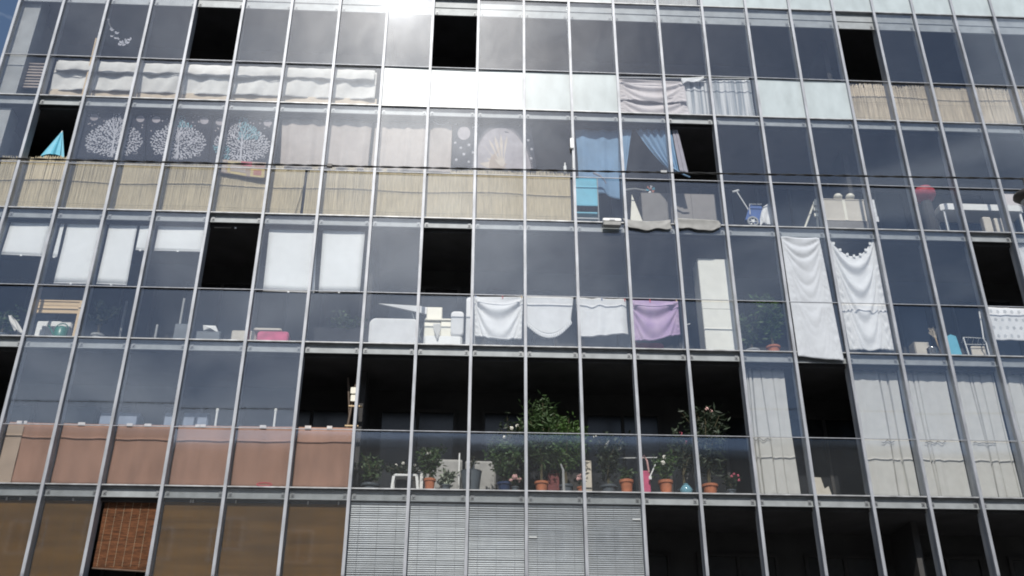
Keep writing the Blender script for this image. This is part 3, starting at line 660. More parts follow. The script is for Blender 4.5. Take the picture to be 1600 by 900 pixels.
# red lantern on planter
rp = at(1444, 304, .5); Rl = thing('red_lantern', 'round red paper lantern on a dark stand', 'lantern', (rp.x, .5, z2))
MB().lathe(rp, [(.05, -.17), (.17, -.14), (.235, -.04), (.23, .05), (.17, .14), (.05, .17)], 18).build('shade', mat('lantern_paper', (.62, .10, .14), rough=.6, translucent=.3), Rl, smooth=True)
MB().lathe((rp.x, rp.y, z2), [(.13, 0), (.16, .1), (.11, rp.z - z2 - .2), (.04, rp.z - z2 - .17)], 12).build('stand', MATS['dark_wall'], Rl)
ta, tb = at(1470, 316, .6), at(1602, 330, .6); Tb = thing('white_table', 'white table with a thick top behind the right hand rail', 'table', ((ta.x + tb.x) / 2, .9, z2))
MB().rbox(ta.x, tb.x, .62, 1.15, tb.z, ta.z, .03).build('top', MATS['white_plastic'], Tb)
for x in (ta.x + .08, tb.x - .08):
    for y in (.7, 1.05): MB().box(x - .025, x + .025, y - .025, y + .025, z2, tb.z).build('leg', MATS['white_plastic'], Tb)
pa, pb = at(1568, 298, .55), at(1612, 318, .55)
o = MB().rbox(pa.x, pb.x, .65, .9, ta.z + .002, pa.z, .05).build('pink_cushion', MATS['pink_white_cloth'], smooth=False); tag(o, 'pinkish white cushion on the white table at the right edge', 'cushion')
for k, (x, y) in enumerate(((1541, 345), (1559, 347))):
    p = at(x, y, .4); o = MB().rbox(p.x - .09, p.x + .09, .36, .5, z2, p.z + .08, .03).build('pale_jar', MATS['carton']); tag(o, ('left' if k == 0 else 'right') + ' one of two pale canisters under the white table', 'canister')

# ------------------------------------------------------------------ storey 3
z3 = SILL[4]
def roller(q, lab, Y=.16):
    P = quadP(q, Y); T = thing('roller_blind', lab, 'roller blind', P(.5, 1))
    f = lambda u, v: P(u, v) + Vector((0, .006 * sin(3 * u + 5 * v), 0))
    MB().grid(f, 8, 10).build('fabric', MATS['roller_white'], T, smooth=True, solid=.003)
    MB().tube([P(0, 1), P(1, 1)], .011, 6).build('bottom_bar', MATS['white_plastic'], T)
    m_ = P(.5, 1) + Vector((0, -.02, -.02)); MB().rbox(m_.x - .02, m_.x + .02, m_.y - .01, m_.y, m_.z - .02, m_.z + .02, .008).build('pull_tab', MATS['white_plastic'], T)
roller([(19, 341), (81, 342), (66, 400), (2, 397)], 'half lowered white roller blind nearest the left edge')
roller([(96, 345), (102, 345), (89, 401), (82, 401)], 'narrow white roller blind strip left of the long blinds')
roller([(107, 345), (160, 346), (139, 443), (84, 442)], 'long white roller blind, left one of the two leftmost long ones')
roller([(172, 347), (216, 347), (198, 445), (151, 443)], 'long narrow white roller blind, right one of the two leftmost long ones')
roller([(220, 348), (236, 348), (228, 391), (212, 390)], 'short narrow white roller blind strip beside the long ones')
roller([(249, 348), (324, 350), (316, 393), (241, 391)], 'short wide white roller blind left of the open black bay')
roller([(336, 350), (403, 352), (402, 356), (335, 355)], 'white roller blind almost wholly rolled up in the open black bay')
roller([(421, 356), (496, 358), (491, 457), (411, 454)], 'long wide white roller blind right of the open black bay')
roller([(505, 357), (571, 357), (562, 456), (498, 456)], 'long white roller blind ending the row on the right')

# plants -------------------------------------------------------------
def pot(parent, c, R_, h, m, saucer=True):
    k = MB().lathe(c, [(R_ * .72, 0), (R_ * .95, h * .82), (R_ * 1.08, h * .82), (R_ * 1.1, h), (R_ * .95, h), (R_ * .9, h * .9)], 18).build('pot', MATS[m], parent, smooth=False)
    MB().lathe(Vector(c) + Vector((0, 0, h * .88)), [(R_ * .88, 0), (R_ * .86, .01)], 14).build('soil', MATS['soil'], k)
    if saucer: MB().lathe(Vector(c) + Vector((0, 0, -.002)), [(R_ * 1.0, 0), (R_ * 1.2, .025), (R_ * 1.1, .026)], 16).build('saucer', MATS[m], parent)
def foliage(parent, base, h, rx, nst, nl, ll, lw, m, seed, shape='bush', ry=None, lean=0., flower=None, nf=0, fs=.035, rosette=False, lowest=.3):
    r = random.Random(seed); ry = ry or rx * .6; st = MB(); lf = MB(); fl = MB(); tips = []
    for k in range(nst):
        a = r.uniform(0, 2 * pi); d = r.uniform(.15, 1); hh = h * r.uniform(.6, 1)
        e = Vector((base.x + rx * d * cos(a) + lean * hh, base.y + ry * d * sin(a), base.z + hh)); p = []
        for i in range(7):
            t = i / 6; q_ = Vector(base).lerp(e, t); q_.x -= rx * d * cos(a) * .4 * sin(pi * t); q_.x += r.uniform(-.012, .012); q_.z += .0; p.append(q_)
        st.tube(p, .009 * (1 + h * .3), 4, .003); tips.append(p)
    def leaf(c, d, l, wd):
        d = d.normalized(); s = d.cross(Vector((r.uniform(-1, 1), r.uniform(-1, 1), r.uniform(.2, 1)))).normalized() * wd; up = d.cross(s).normalized() * (.15 * l)
        lf.add([c, c + d * l * .45 + s - up * .3, c + d * l - up, c + d * l * .45 - s - up * .3], [(0, 1, 2), (0, 2, 3)])
    for k in range(nl):
        p = r.choice(tips)
        if rosette:
            t = r.choice((1., 1., .86, .72)); i = min(5, int(t * 6)); c = p[i].lerp(p[i + 1], t * 6 - i if t < 1 else 1)
            d = Vector((r.gauss(0, 1), r.gauss(0, .8), r.gauss(.5, .7)))
        else:
            t = lowest + (1 - lowest) * r.random() ** .7; i = min(5, int(t * 6)); c = p[i].lerp(p[i + 1], t * 6 - i)
            c = c + Vector((r.gauss(0, rx * .22), r.gauss(0, ry * .22), r.gauss(0, h * .05))); d = Vector((r.gauss(0, 1), r.gauss(0, .8), r.gauss(-.1, .7)))
        leaf(c, d, ll * r.uniform(.6, 1.25), lw * r.uniform(.7, 1.2))
    for k in range(nf):
        p = r.choice(tips); c = p[6] + Vector((r.gauss(0, rx * .18), -abs(r.gauss(0, .05)) - .02, r.gauss(0, h * .05)))
        for j in range(6):
            a = j * pi / 3 + r.random(); fl.add([c + Vector((0, -.008, 0)), c + Vector((fs * cos(a), .006, fs * sin(a))), c + Vector((fs * cos(a + .9), .006, fs * sin(a + .9)))], [(0, 1, 2)])
    st.build('stems', MATS['stem'], parent, stuff=True)
    lf.build('foliage', MATS[m], parent, stuff=True)
    if nf: fl.build('blossoms', MATS[flower], parent, stuff=True)
def plant(label, px, Y, z0, potR, poth, potm, h, rx, nst, nl, ll, lw, m, seed, **kw):
    X = at(px, 0 + 700, Y).x if 'X' not in kw else kw.pop('X')
    T = thing('potted_plant', label, 'plant', (X, Y, z0))
    if poth: pot(T, (X, Y, z0 + .03), potR, poth, potm)
    foliage(T, Vector((X, Y, z0 + poth * .9)), h * 1.08, rx * 1.05, nst + 3, int(nl * 1.7), ll * 1.2, lw * 1.3, m, seed, **kw); return T
def px2X(px, py, Y): return at(px, py, Y).x
# left edge plant with pale drape
plant('spindly plant behind the glass at the far left, above the pale drape', 0, .5, z3, .14, .2, 'slate_plastic', .55, .3, 8, 160, .1, .02, 'leaf', 31, X=px2X(8, 500, .5))
cloth('pale_drape', 'pale cloth drooping from the plant at the far left', 'cloth', 'off_white_cloth', [(12, 492), (18, 492), (38, 522), (22, 516)], .3, folds_swag(.04, 4, 4), 0, 0, .02, nu=14, nv=14)
# pine bench
pa, pb = at(60, 469, .32), at(129, 524, .32); Pn = thing('pine_bench', 'pale pine bench with plank back at the lower left', 'bench', ((pa.x + pb.x) / 2, .4, z3))
hgt = at(60, 469, .32).z; lo = at(60, 489, .32).z
for k in range(3):
    d = (hgt - .03 - lo) / 3; MB().box(pa.x, at(129, 480, .32).x, .31, .335, lo + d * k + .004, lo + d * (k + 1) - .002).build('plank', MATS['pine'], Pn)
MB().box(pa.x - .03, at(129, 480, .32).x + .02, .295, .36, hgt - .028, hgt).build('top_rail', MATS['pine'], Pn)
for x in (pa.x - .02, at(127, 480, .32).x): MB().box(x - .035, x + .03, .285, .309, z3, hgt - .03).build('leg', MATS['pine'], Pn)
for k, (xa, xb) in enumerate(((58, 69), (73, 108))):
    a = at(xa, 500, .7); b2 = at(xb, 523, .7); o = MB().rbox(a.x, b2.x, .72, 1., z3, a.z, .02).build('storage_box', MATS['white_plastic']); tag(o, ('narrow white storage box' if k == 0 else 'wide white storage box') + ' under the pine bench', 'box')
wc = at(96, 516, .25); Wc = thing('watering_can', 'dark green watering can in front of the pine bench', 'watering can', (wc.x, .25, z3))
MB().lathe((wc.x, .25, z3), [(.11, 0), (.125, .05), (.12, wc.z - z3 + .02), (.06, wc.z - z3 + .07)], 16).build('body', MATS['green_plastic'], Wc, smooth=True)
MB().tube([(wc.x + .12 * cos(a), .25, wc.z + .02 + .12 * sin(a)) for a in [pi * k / 8 for k in range(9)]], .012, 6).build('handle', MATS['green_plastic'], Wc)
MB().tube([(wc.x - .1, .25, z3 + .1), (wc.x - .26, .25, wc.z + .1)], .018, 6, .012).build('spout', MATS['green_plastic'], Wc)
plant('sparse grey leaved plant in a pale square pot right of the pine bench', 0, .45, z3, .12, .22, 'concrete', .62, .26, 9, 190, .12, .016, 'leaf_dark', 32, X=px2X(158, 500, .45), rosette=True)
for k, (x, y0, lab) in enumerate(((198, 470, 'thin pale post right of the sparse grey plant'), (246, 507, 'short pale post left of the crumpled paper'), (288, 466, 'tall pale post left of the crumpled paper'))):
    p = at(x, y0, .8); o = MB().rbox(p.x - .02, p.x + .02, .79, .83, z3, p.z, .006).build('post', MATS['concrete']); tag(o, lab, 'post')
p = at(283, 505, .75); o = MB().rbox(p.x - .12, p.x + .16, .75, .95, z3, p.z, .02).build('grey_bin', MATS['slate_plastic']); tag(o, 'slate coloured bin standing left of the crumpled paper', 'bin')
pts = [at(317, 508, .3), at(337, 509, .3), at(341, 520, .3), at(330, 516, .3), at(318, 516, .3)]
o = MB().add(pts + [p + Vector((.01, .12, -.01)) for p in pts] + [at(328, 512, .22)], [(0, 1, 10), (1, 2, 10), (2, 3, 10), (3, 4, 10), (4, 0, 10), (5, 6, 7, 8, 9), (0, 1, 6, 5), (1, 2, 7, 6), (2, 3, 8, 7), (3, 4, 9, 8), (4, 0, 5, 9)]).build('crumpled_paper', MATS['white_plastic']); tag(o, 'crumpled white paper wedge on a box behind the middle left glass', 'paper')
a = at(305, 517, .3); b2 = at(345, 524, .3); o = MB().rbox(a.x, b2.x, .28, .5, z3, a.z, .02).build('flat_box', MATS['slate_plastic']); tag(o, 'dark flat box carrying the crumpled white paper', 'box')
a, b2 = at(362, 515, .35), at(400, 527, .35); o = MB().rbox(a.x, b2.x, .35, .65, z3 + .001, a.z, .03).build('cream_cushion', MATS['carton']); tag(o, 'cream cushion left of the red cushion', 'cushion')
a, b2 = at(402, 516, .3), at(450, 529, .3); Rc = thing('red_cushion', 'red cushion with a pale top lying at the sill', 'cushion', ((a.x + b2.x) / 2, .4, z3))
MB().rbox(a.x, b2.x, .3, .62, z3 + .001, a.z, .06).build('body', MATS['pink_fabric'], Rc); MB().rbox(a.x - .08, b2.x - .14, .28, .5, a.z + .001, a.z + .045, .015).build('topper', MATS['carton'], Rc)
a, b2 = at(491, 512, .35), at(568, 530, .35); Pt = thing('planter', 'dark planter box with a leafy bush left of the white armchair', 'planter', ((a.x + b2.x) / 2, .45, z3))
MB().prism([(a.x + .05, z3), (b2.x - .05, z3), (b2.x, a.z), (a.x, a.z)], .33, .58).build('trough', mat('black_plastic', (.015, .016, .018), rough=.9), Pt)
foliage(Pt, Vector((px2X(545, 510, .45), .45, z3 + .15)), .72, .34, 12, 420, .085, .03, 'leaf', 33)
# white upholstery
a, b2 = at(578, 497, .3), at(654, 533, .3); Am = thing('armchair', 'white covered armchair seen from behind at the sill', 'armchair', ((a.x + b2.x) / 2, .6, z3))
MB().rbox(a.x, b2.x, .28, .45, z3 + .06, a.z, .13, 6).build('backrest', MATS['white_cloth'], Am, smooth=False); MB().rbox(a.x + .04, b2.x - .04, .452, .95, z3 + .08, z3 + .38, .06).build('seat', MATS['white_cloth'], Am)
for x in (a.x + .12, b2.x - .12):
    for y in (.36, .88): MB().box(x - .025, x + .025, y - .025, y + .025, z3, z3 + .062).build('leg', MATS['dark_wood'], Am)
pts = [at(591, 474, .7), at(657, 478, .7), at(672, 481, .7), at(672, 492, .7), at(655, 488, .7)]
Ib = thing('ironing_board', 'tapered white ironing board behind the armchair', 'ironing board', (pts[2].x, .72, z3))
MB().prism([(p.x, p.z) for p in pts], .70, .74).build('board', MATS['white_cloth'], Ib); MB().tube([(pts[2].x, .75, pts[2].z), (pts[1].x - .2, .8, z3)], .012, 5).build('leg', MATS['grey_steel'], Ib); MB().tube([(pts[1].x - .2, .75, pts[2].z), (pts[2].x, .8, z3)], .012, 5).build('leg', MATS['grey_steel'], Ib)
ns = 0
def seatbox(xa, ya, xb, yb, Y, d, m, lab, name, cat, r_=.03, zb_=None):
    a, b2 = at(xa, ya, Y), at(xb, yb, Y); o = MB().rbox(a.x, b2.x, Y, Y + d, b2.z if zb_ is None else zb_, a.z, r_).build(name, MATS[m]); return tag(o, lab, cat)
seatbox(662, 523, 722, 540, .3, .35, 'white_plastic', 'low white chest at the sill beneath the open black bay', 'low_chest', 'chest', .05, z3)
zc = at(662, 523, .3).z
seatbox(663, 503, 688, 523, .45, .18, 'cream_plastic', 'cream box on the low white chest, left of the yellowish one', 'cream_box', 'box', .02, zc + .002)
seatbox(689, 501, 706, 523, .45, .18, 'cream_plastic', 'yellowish box on the low white chest beside the bolster', 'cream_box', 'box', .02, zc + .002)
za = at(662, 503, .45).z; za2 = at(689, 501, .45).z
seatbox(664, 497, 706, 503, .42, .25, 'cream_plastic', 'flat cream board resting on the two cream boxes', 'board', 'board', .008, za2 + .002)
za3 = at(664, 497, .42).z
seatbox(667, 479, 691, 494, .45, .2, 'cream_plastic', 'cream box on top of the flat board beside the ironing board', 'cream_box', 'box', .02, za3 + .002)
seatbox(705, 486, 724, 521, .3, .13, 'white_cloth', 'upright white bolster standing on the low white chest', 'bolster', 'bolster', .07, zc + .002)
seatbox(729, 464, 742, 530, .3, .1, 'white_cloth', 'tall white padded headboard edge beside the first hung sheet', 'headboard', 'headboard', .06, z3)
cloth('grey_rag', 'small grey rag draped on the cream boxes', 'rag', 'grey_cloth', [(676, 505), (689, 505), (686, 529), (682, 530)], .27, folds_swag(.02, 4, 3), 0, 0, .02, nu=10, nv=12)
# laundry
def laundry(lab, m, q, Y, fold, sagb, seed, extra=None):
    f = cloth_fn(q, Y, fold, 0, sagb, .005, seed); T = thing('laundry', lab, 'laundry', f(.5, 1), 'laundry hung along the rail')
    MB().grid(f, 50, 40).build('cloth', MATS[m], T, smooth=True, solid=.003)
    hm = shifted(f, -.004); MB().grid(lambda u, v: hm(u, .955 + .03 * v), 50, 2).build('hem', MATS[m], T, smooth=True, solid=.003)
    for u in (.03, .5 + .1 * sin(seed), .97):
        p = f(u, 0); MB().box(p.x - .009, p.x + .009, p.y - .014, p.y + .014, p.z - .05, p.z + .03).build('peg', MATS[('pine', 'blue_plastic', 'red_fabric')[int(seed + u * 3) % 3]], T)
    return T
laundry('white sheet with deep swag folds on the rail, next to the headboard', 'white_cloth', [(741, 462), (817, 463), (815, 531), (742, 526)], .1, folds_swag(.05, 15, 1), .02, 1)
# frilled pillow case
f0 = cloth_fn([(821, 463), (896, 465), (892, 500), (822, 500)], .1, folds_swag(.008, 3, 2), 0, .3, .003, 2)
Fp = thing('laundry', 'white pillowcase with a frilled rounded hem on the rail', 'laundry', f0(.5, 1), 'laundry hung along the rail')
MB().grid(f0, 40, 24).build('cloth', MATS['white_cloth'], Fp, smooth=True, solid=.003)
def frill(u, v):
    p = f0(u, 1).copy(); c = (2 * u - 1); p.z -= .09 * v; p.x += .02 * c * v; p.y += .016 * sin(u * 150) * v - .01; return p
MB().grid(frill, 200, 4).build('frill', MATS['white_cloth'], Fp, smooth=True, solid=.003)
laundry('plain white sheet with a slanting hem, left of the purple one', 'white_cloth', [(900, 465), (978, 468), (982, 522), (903, 527)], .1, folds_vertical(.035, 2.5, 5, .6), 0, 3)
laundry('purple patterned sheet on the rail', 'purple_cloth', [(984, 468), (1059, 470), (1063, 523), (989, 534)], .1, folds_swag(.04, 14, 7), .02, 4)
seatbox(987, 534, 1038, 545, .4, .3, 'red_fabric', 'red bag lying under the purple sheet', 'red_bag', 'bag', .06, z3)
seatbox(762, 531, 776, 541, .45, .12, 'white_plastic', 'white basin standing under the swagged sheet', 'basin', 'basin', .05, z3)
seatbox(802, 530, 816, 541, .45, .12, 'concrete', 'pale bucket standing under the swagged sheet', 'bucket', 'bucket', .03, z3)
Rg = thing('drying_frame', 'thin white drying frame bars under the frilled pillowcase', 'drying rack', (px2X(852, 535, .5), .5, z3))
for k in range(3): MB().tube([at(836 + 6 * k, 524, .45), at(852 + 6 * k, 530 - k, .5)], .006, 5).build('bar', MATS['white_plastic'], Rg)
for x in (834, 866): MB().tube([at(x, 523, .47), (at(x, 530, .47).x, .5, z3)], .007, 5).build('leg', MATS['white_plastic'], Rg)
a, b2 = at(1089, 404, .4), at(1146, 547, .4); Cc = thing('tall_cabinet', 'tall cream cabinet behind the glass right of the laundry', 'cabinet', ((a.x + b2.x) / 2, .65, z3))
tz = at(1110, 404, .4).z
xa, xb = px2X(1089, 404, .4) + .01, px2X(1146, 547, .4) - .12
MB().box(xa, xa + .62, .42, .85, z3 + .05, tz).build('carcass', MATS['cabinet_cream'], Cc); MB().box(xa + .005, xa + .615, .40, .419, z3 + .06, z3 + 1.08).build('door', MATS['cabinet_cream'], Cc); MB().box(xa + .005, xa + .615, .40, .419, z3 + 1.09, tz - .01).build('door', MATS['cabinet_cream'], Cc)
MB().box(xa + .03, xa + .59, .44, .83, z3, z3 + .049).build('plinth', MATS['dark_wood'], Cc)
St2 = thing('floor_lamp', 'thin white standing frame left of the tall cabinet', 'stand', (px2X(1068, 540, .3), .3, z3))
MB().tube([(px2X(1066, 540, .3), .3, z3), at(1068, 508, .3), at(1078, 506, .3)], .012, 6).build('pole', MATS['white_plastic'], St2); MB().rbox(px2X(1066, 540, .3) - .06, px2X(1066, 540, .3) + .06, .24, .36, z3, z3 + .02, .008).build('foot', MATS['white_plastic'], St2)
plant('loose leafy plant in a grey pot right of the tall cabinet', 0, .5, z3, .14, .2, 'concrete', .75, .3, 9, 260, .12, .022, 'leaf', 34, X=px2X(1172, 520, .5))
plant('tall leafy plant in a terracotta pot left of the long white sheets', 0, .3, z3, .13, .2, 'terracotta', 1.1, .26, 12, 560, .12, .02, 'leaf_bright', 35, X=px2X(1205, 520, .3))
# long sheets
mat('worn_sheet', (.54, .57, .61), rough=.9, var=.06, scale=3, translucent=.12, bump=.25, bscale=16)
cloth('long_sheet', 'long white sheet with swag folds falling past the sill', 'sheet', 'worn_sheet', [(1220, 370), (1280, 372), (1319, 564), (1247, 557)], -.035, lambda u, v: -abs(folds_swag(.05, 34, 3)(u, v)) * (.25 + .75 * math.exp(-3.5 * v)) * (1 - math.exp(-((v - .555) / .018) ** 2)), .03, 0, .004, nu=44, nv=80, seed=31)
f0 = cloth_fn([(1294, 369), (1364, 370), (1397, 548), (1328, 548)], .09, folds_swag(.04, 34, 8), .46, -.02, .006, 8)
Ls = thing('long_sheet', 'long white sheet with a deep drooping top and clips', 'sheet', f0(.5, 1))
MB().grid(f0, 44, 60).build('cloth', MATS['white_cloth'], Ls, smooth=True, solid=.003)
for u in (.1, .22, .36, .5, .64, .78, .9):
    p = f0(u, 0) + Vector((0, -.02, .0)); MB().rbox(p.x - .025, p.x + .025, p.y - .012, p.y, p.z - .03, p.z + .03, .008).build('clip', MATS['white_plastic'], Ls)
# right hand clutter
seatbox(1428, 533, 1456, 553, .5, .3, 'carton', 'pale carton behind the steel pot', 'carton', 'carton', .01, z3)
sp = at(1456, 548, .25); Sp = thing('steel_pot', 'small steel pot on the sill before the pale carton', 'pot', (sp.x, .25, z3))
MB().lathe((sp.x, .25, z3), [(.085, 0), (.095, .02), (.095, sp.z - z3 + .03), (.1, sp.z - z3 + .04)], 18).build('body', MATS['steel_pot'], Sp, smooth=True); MB().lathe((sp.x, .25, sp.z + .041), [(.1, 0), (.06, .03), (.015, .04), (.015, .06)], 16).build('lid', MATS['steel_pot'], Sp, smooth=True)
br0, br1 = at(1456, 516, .3), at(1473, 552, .3); Br = thing('straw_broom', 'straw broom standing upside down beside the steel pot', 'broom', (br1.x, .3, z3))
MB().tube([br0.lerp(br1, .3), Vector((br1.x, .3, z3))], .016, 6).build('handle', MATS['pine'], Br)
b = MB(); r = random.Random(2)
for k in range(40):
    a = br0.lerp(br1, .35) + Vector((r.uniform(-.02, .02), r.uniform(-.02, .02), 0)); b.tube([a, br0 + Vector((r.uniform(-.09, .12), r.uniform(-.05, .05), r.uniform(-.08, .06)))], .004, 3)
b.build('bristles', MATS['reed_pale'], Br, stuff=True)
pts = [at(1479, 526, .3), at(1484, 523, .3), at(1493, 526, .3), at(1503, 556, .3), at(1486, 556, .3)]
o = MB().prism([(p.x, p.z) for p in pts], .28, .42).build('teal_bag', MATS['turquoise']); tag(o, 'teal bag leaning left of the white dish rack', 'bag')
Dr = thing('dish_rack', 'white wire rack at the sill left of the patterned cloth', 'rack', (px2X(1530, 553, .3), .35, z3))
a, b2, c2, d2 = at(1505, 527, .28), at(1515, 555, .28), at(1546, 529, .28), at(1549, 553, .28)
MB().tube([a, Vector((b2.x, .28, z3))], .014, 6).build('side_bar', MATS['white_plastic'], Dr); MB().tube([c2, Vector((d2.x, .28, z3))], .01, 6).build('side_bar', MATS['white_plastic'], Dr)
for k in range(6): MB().tube([a.lerp(c2, k / 5), a.lerp(c2, k / 5) + Vector((0, .1, -.08))], .005, 5).build('wire', MATS['white_plastic'], Dr)
for t in (0, .4): MB().tube([a.lerp(b2, t), c2.lerp(d2, t)], .007, 5).build('cross_bar', MATS['white_plastic'], Dr)
e, g_ = at(1516, 541, .35), at(1543, 556, .35); MB().rbox(e.x, g_.x, .34, .38, z3, e.z, .03).build('tray', MATS['carton'], Dr)
o = MB().tube([at(1530, 487, .18), at(1534, 510, .16), at(1537, 530, .16), at(1541, 536, .17), (at(1545, 552, .18).x, .18, z3)], .014, 6).build('white_tube', MATS['white_plastic']); tag(o, 'bent white tube standing beside the dish rack', 'tube')
f0 = cloth_fn([(1541, 480), (1618, 483), (1622, 533), (1552, 531)], .1, folds_vertical(.01, 3, 5, .6), 0, 0, .004, 5)
Pc = thing('patterned_cloth', 'white cloth with a faint grey spotted pattern below the open bay', 'cloth', f0(.5, 1))
cl = MB().grid(f0, 40, 24).build('cloth', MATS['white_cloth'], Pc, smooth=True, solid=.003); b = MB(); g = shifted(f0, -.005)
for i in range(7):
    for j in range(4):
        for k in range(5):
            u, v = .07 + i * .145 + (.07 if j % 2 else 0), .12 + j * .25; a = k * 2 * pi / 5
            if u < .94: leafq(b, g, u, v, a, .042, .4, 1.6)
b.build('spot_print', mat('print_grey', (.50, .52, .54), rough=.9), cl)
cloth('side_curtain', 'white curtain edge hanging at the far right edge', 'curtain', 'white_cloth', [(1588, 378), (1640, 380), (1646, 455), (1606, 455)], .1, folds_swag(.03, 6, 2), .1, 0, .01, nu=24, nv=24)

# ------------------------------------------------------------------ storey 4
z4 = SILL[5]
desc = ['far left', 'second from the left', 'third from the left', 'fourth from the left', 'fifth from the left', 'sixth from the left']
for n_, i in enumerate(range(2, 8)):
    xa, xb = XS[i] + .03, XS[i + 1] - .03; Y = .16; r = random.Random(40 + i)
    T = thing('kraft_paper', 'pinkish brown paper sheet screening the lower glass, ' + desc[n_], 'paper screen', ((xa + xb) / 2, Y, z4), 'paper screens along the lower left')
    P = lambda u, v: Vector((xa + (xb - xa) * u, Y + .006 * sin(7 * u + 1.7 * i) + .002 * sin(19 * u + i * i) + .006 * sin(9 * v + 2 * u + i), z4 + 1.16 - 1.155 * v + .008 * sin(2 * u + i) * (1 - v)))
    MB().grid(P, 16, 12).build('sheet', MATS['kraft'], T, smooth=True, solid=.002)
    for k in range(r.choice((1, 2, 2))):
        u = r.uniform(.08, .85); p = P(u, 0); MB().box(p.x, p.x + r.uniform(.08, .14), Y - .022, Y - .019, p.z - .03, p.z + .02).build('tape', MATS['tape'], T)
a, b2 = at(15, 690, .14), at(41, 690, .14)
o = MB().grid(lambda u, v: Vector((XS[2] + .05 + .28 * u, .13 + .004 * sin(7 * v), z4 + 1.1 - 1.09 * v)), 5, 10).build('beige_paper', MATS['kraft_beige'], solid=.002); tag(o, 'narrow beige paper strip over the far left brown paper', 'paper')
cloth('edge_paper', 'sliver of brown paper at the extreme left edge', 'paper', 'kraft', [(-60, 656), (12, 659), (-8, 762), (-90, 760)], .16, folds_flat(.008, 3), nu=12, nv=10)
for k, (x, y) in enumerate(((340, 640), (431, 640))):
    p = at(x, y, .45); T = thing('white_post', ('left' if k == 0 else 'right') + ' one of two thin white posts above the brown paper', 'post', (p.x, .45, z4)); MB().tube([(p.x, .45, z4), p], .02, 8).build('shaft', MATS['white_plastic'], T); MB().lathe(p, [(.028, -.04), (.03, 0), (.02, .02)], 8).build('cap', MATS['white_plastic'], T)
hp = at(413, 757, .1); b = MB(); b.tube([(hp.x + .13 * cos(a), .1 + .02 * sin(a), hp.z + .035 * sin(a)) for a in [2 * pi * k / 20 for k in range(21)]], .011, 6)
o = b.build('red_hose', MATS['red_fabric']); tag(o, 'small coil of red hose on the sill before the brown paper', 'hose')
for k, (xa, xb) in enumerate(((157, 184), (186, 216), (258, 274), (287, 324))):
    a, b2 = at(xa, 644, 1.), at(xb, 662, 1.); o = MB().rbox(a.x, b2.x, 1., 1.3, z4, a.z, .015).build('storage_bin', mat('blue_grey', (.20, .24, .32), rough=.6)); tag(o, ('first', 'second', 'third', 'fourth')[k] + ' blue grey bin from the left, showing above the brown paper', 'bin')
Ld = thing('stepladder', 'brown wooden stepladder leaning in the dark open bay', 'ladder', (px2X(545, 660, .5), .5, z4))
l0, l1 = at(563, 565, .5), at(536, 665, .5); l1 = Vector((l1.x - .05, .45, z4)); k0, k1 = at(553, 590, .6), Vector((px2X(553, 660, .6), .8, z4))
MB().tube([l0, l1], .022, 6).build('rail', MATS['dark_wood'], Ld); MB().tube([l0 + Vector((-.22, .1, -.3)), l1 + Vector((.32, .1, 0))], .02, 6).build('rail', MATS['dark_wood'], Ld)
for t in (.35, .5, .65, .8): p = l0.lerp(l1, t); MB().box(p.x - .05, p.x + .2, p.y - .02, p.y + .05, p.z - .012, p.z + .012).build('rung', MATS['pine'], Ld)
for k, y in enumerate((608, 620)): p = at(552, y, .42); o = MB().rbox(p.x - .05, p.x + .06, .42, .47, p.z - .09, p.z + .04, .02).build('hung_cloth', MATS['cream_plastic']); tag(o, ('upper' if k == 0 else 'lower') + ' small cream pouch hung on the wooden stepladder', 'pouch')
# balcony garden
plant('dim feathery plant in a grey pot in the first garden bay', 0, .7, z4, .16, .24, 'slate_plastic', .55, .25, 10, 260, .1, .012, 'leaf', 51, X=px2X(581, 720, .7))
plant('low plant with white blossoms above the white stool', 0, .55, z4, .12, .28, 'slate_plastic', .36, .34, 14, 260, .06, .022, 'leaf_dark', 52, X=px2X(630, 730, .55), flower='petal_white', nf=8, fs=.03)
sa, sb = at(613, 742, .25), at(648, 760, .25); Sl = thing('plastic_stool', 'white plastic stool on the sill of the garden balcony', 'stool', ((sa.x + sb.x) / 2, .3, z4))
MB().rbox(sa.x + .02, sb.x + .05, .2, .48, sa.z - .03, sa.z + .01, .02).build('seat', MATS['white_plastic'], Sl)
for x, y, dx in ((sa.x + .03, .22, -.03), (sb.x + .03, .22, .03), (sa.x + .03, .45, -.03), (sb.x + .03, .45, .03)): MB().add([(x - .025, y - .02, sa.z - .03), (x + .025, y - .02, sa.z - .03), (x + .025, y + .02, sa.z - .03), (x - .025, y + .02, sa.z - .03), (x - .02 + dx, y - .02, z4), (x + .02 + dx, y - .02, z4), (x + .02 + dx, y + .02, z4), (x - .02 + dx, y + .02, z4)], [(0, 1, 2, 3), (4, 5, 6, 7), (0, 1, 5, 4), (1, 2, 6, 5), (2, 3, 7, 6), (3, 0, 4, 7)]).build('leg', MATS['white_plastic'], Sl)
plant('bushy green plant in an orange pot beside the white stool', 0, .3, z4, .1, .24, 'terracotta', .62, .24, 12, 420, .085, .015, 'leaf', 53, X=px2X(672, 740, .3), flower='petal_white', nf=2)
plant('low white edged leafy plant right of the orange pot by the stool', 0, .33, z4, .09, .14, 'slate_plastic', .28, .17, 10, 110, .09, .022, 'print_leaf' if mat('print_leaf', (.45, .50, .40), rough=.6, var=.3, col2=(.05, .09, .04), scale=20) else '', 54, X=px2X(697, 740, .33))
a, b2 = at(665, 718, .9), at(717, 762, .9); o = MB().rbox(a.x, px2X(722, 735, .9), .95, 1.2, z4, at(700, 716, .9).z, .03).build('pale_board', MATS['concrete_cloth']); tag(o, 'pale grey board behind the bushy plant in the orange pot', 'board')
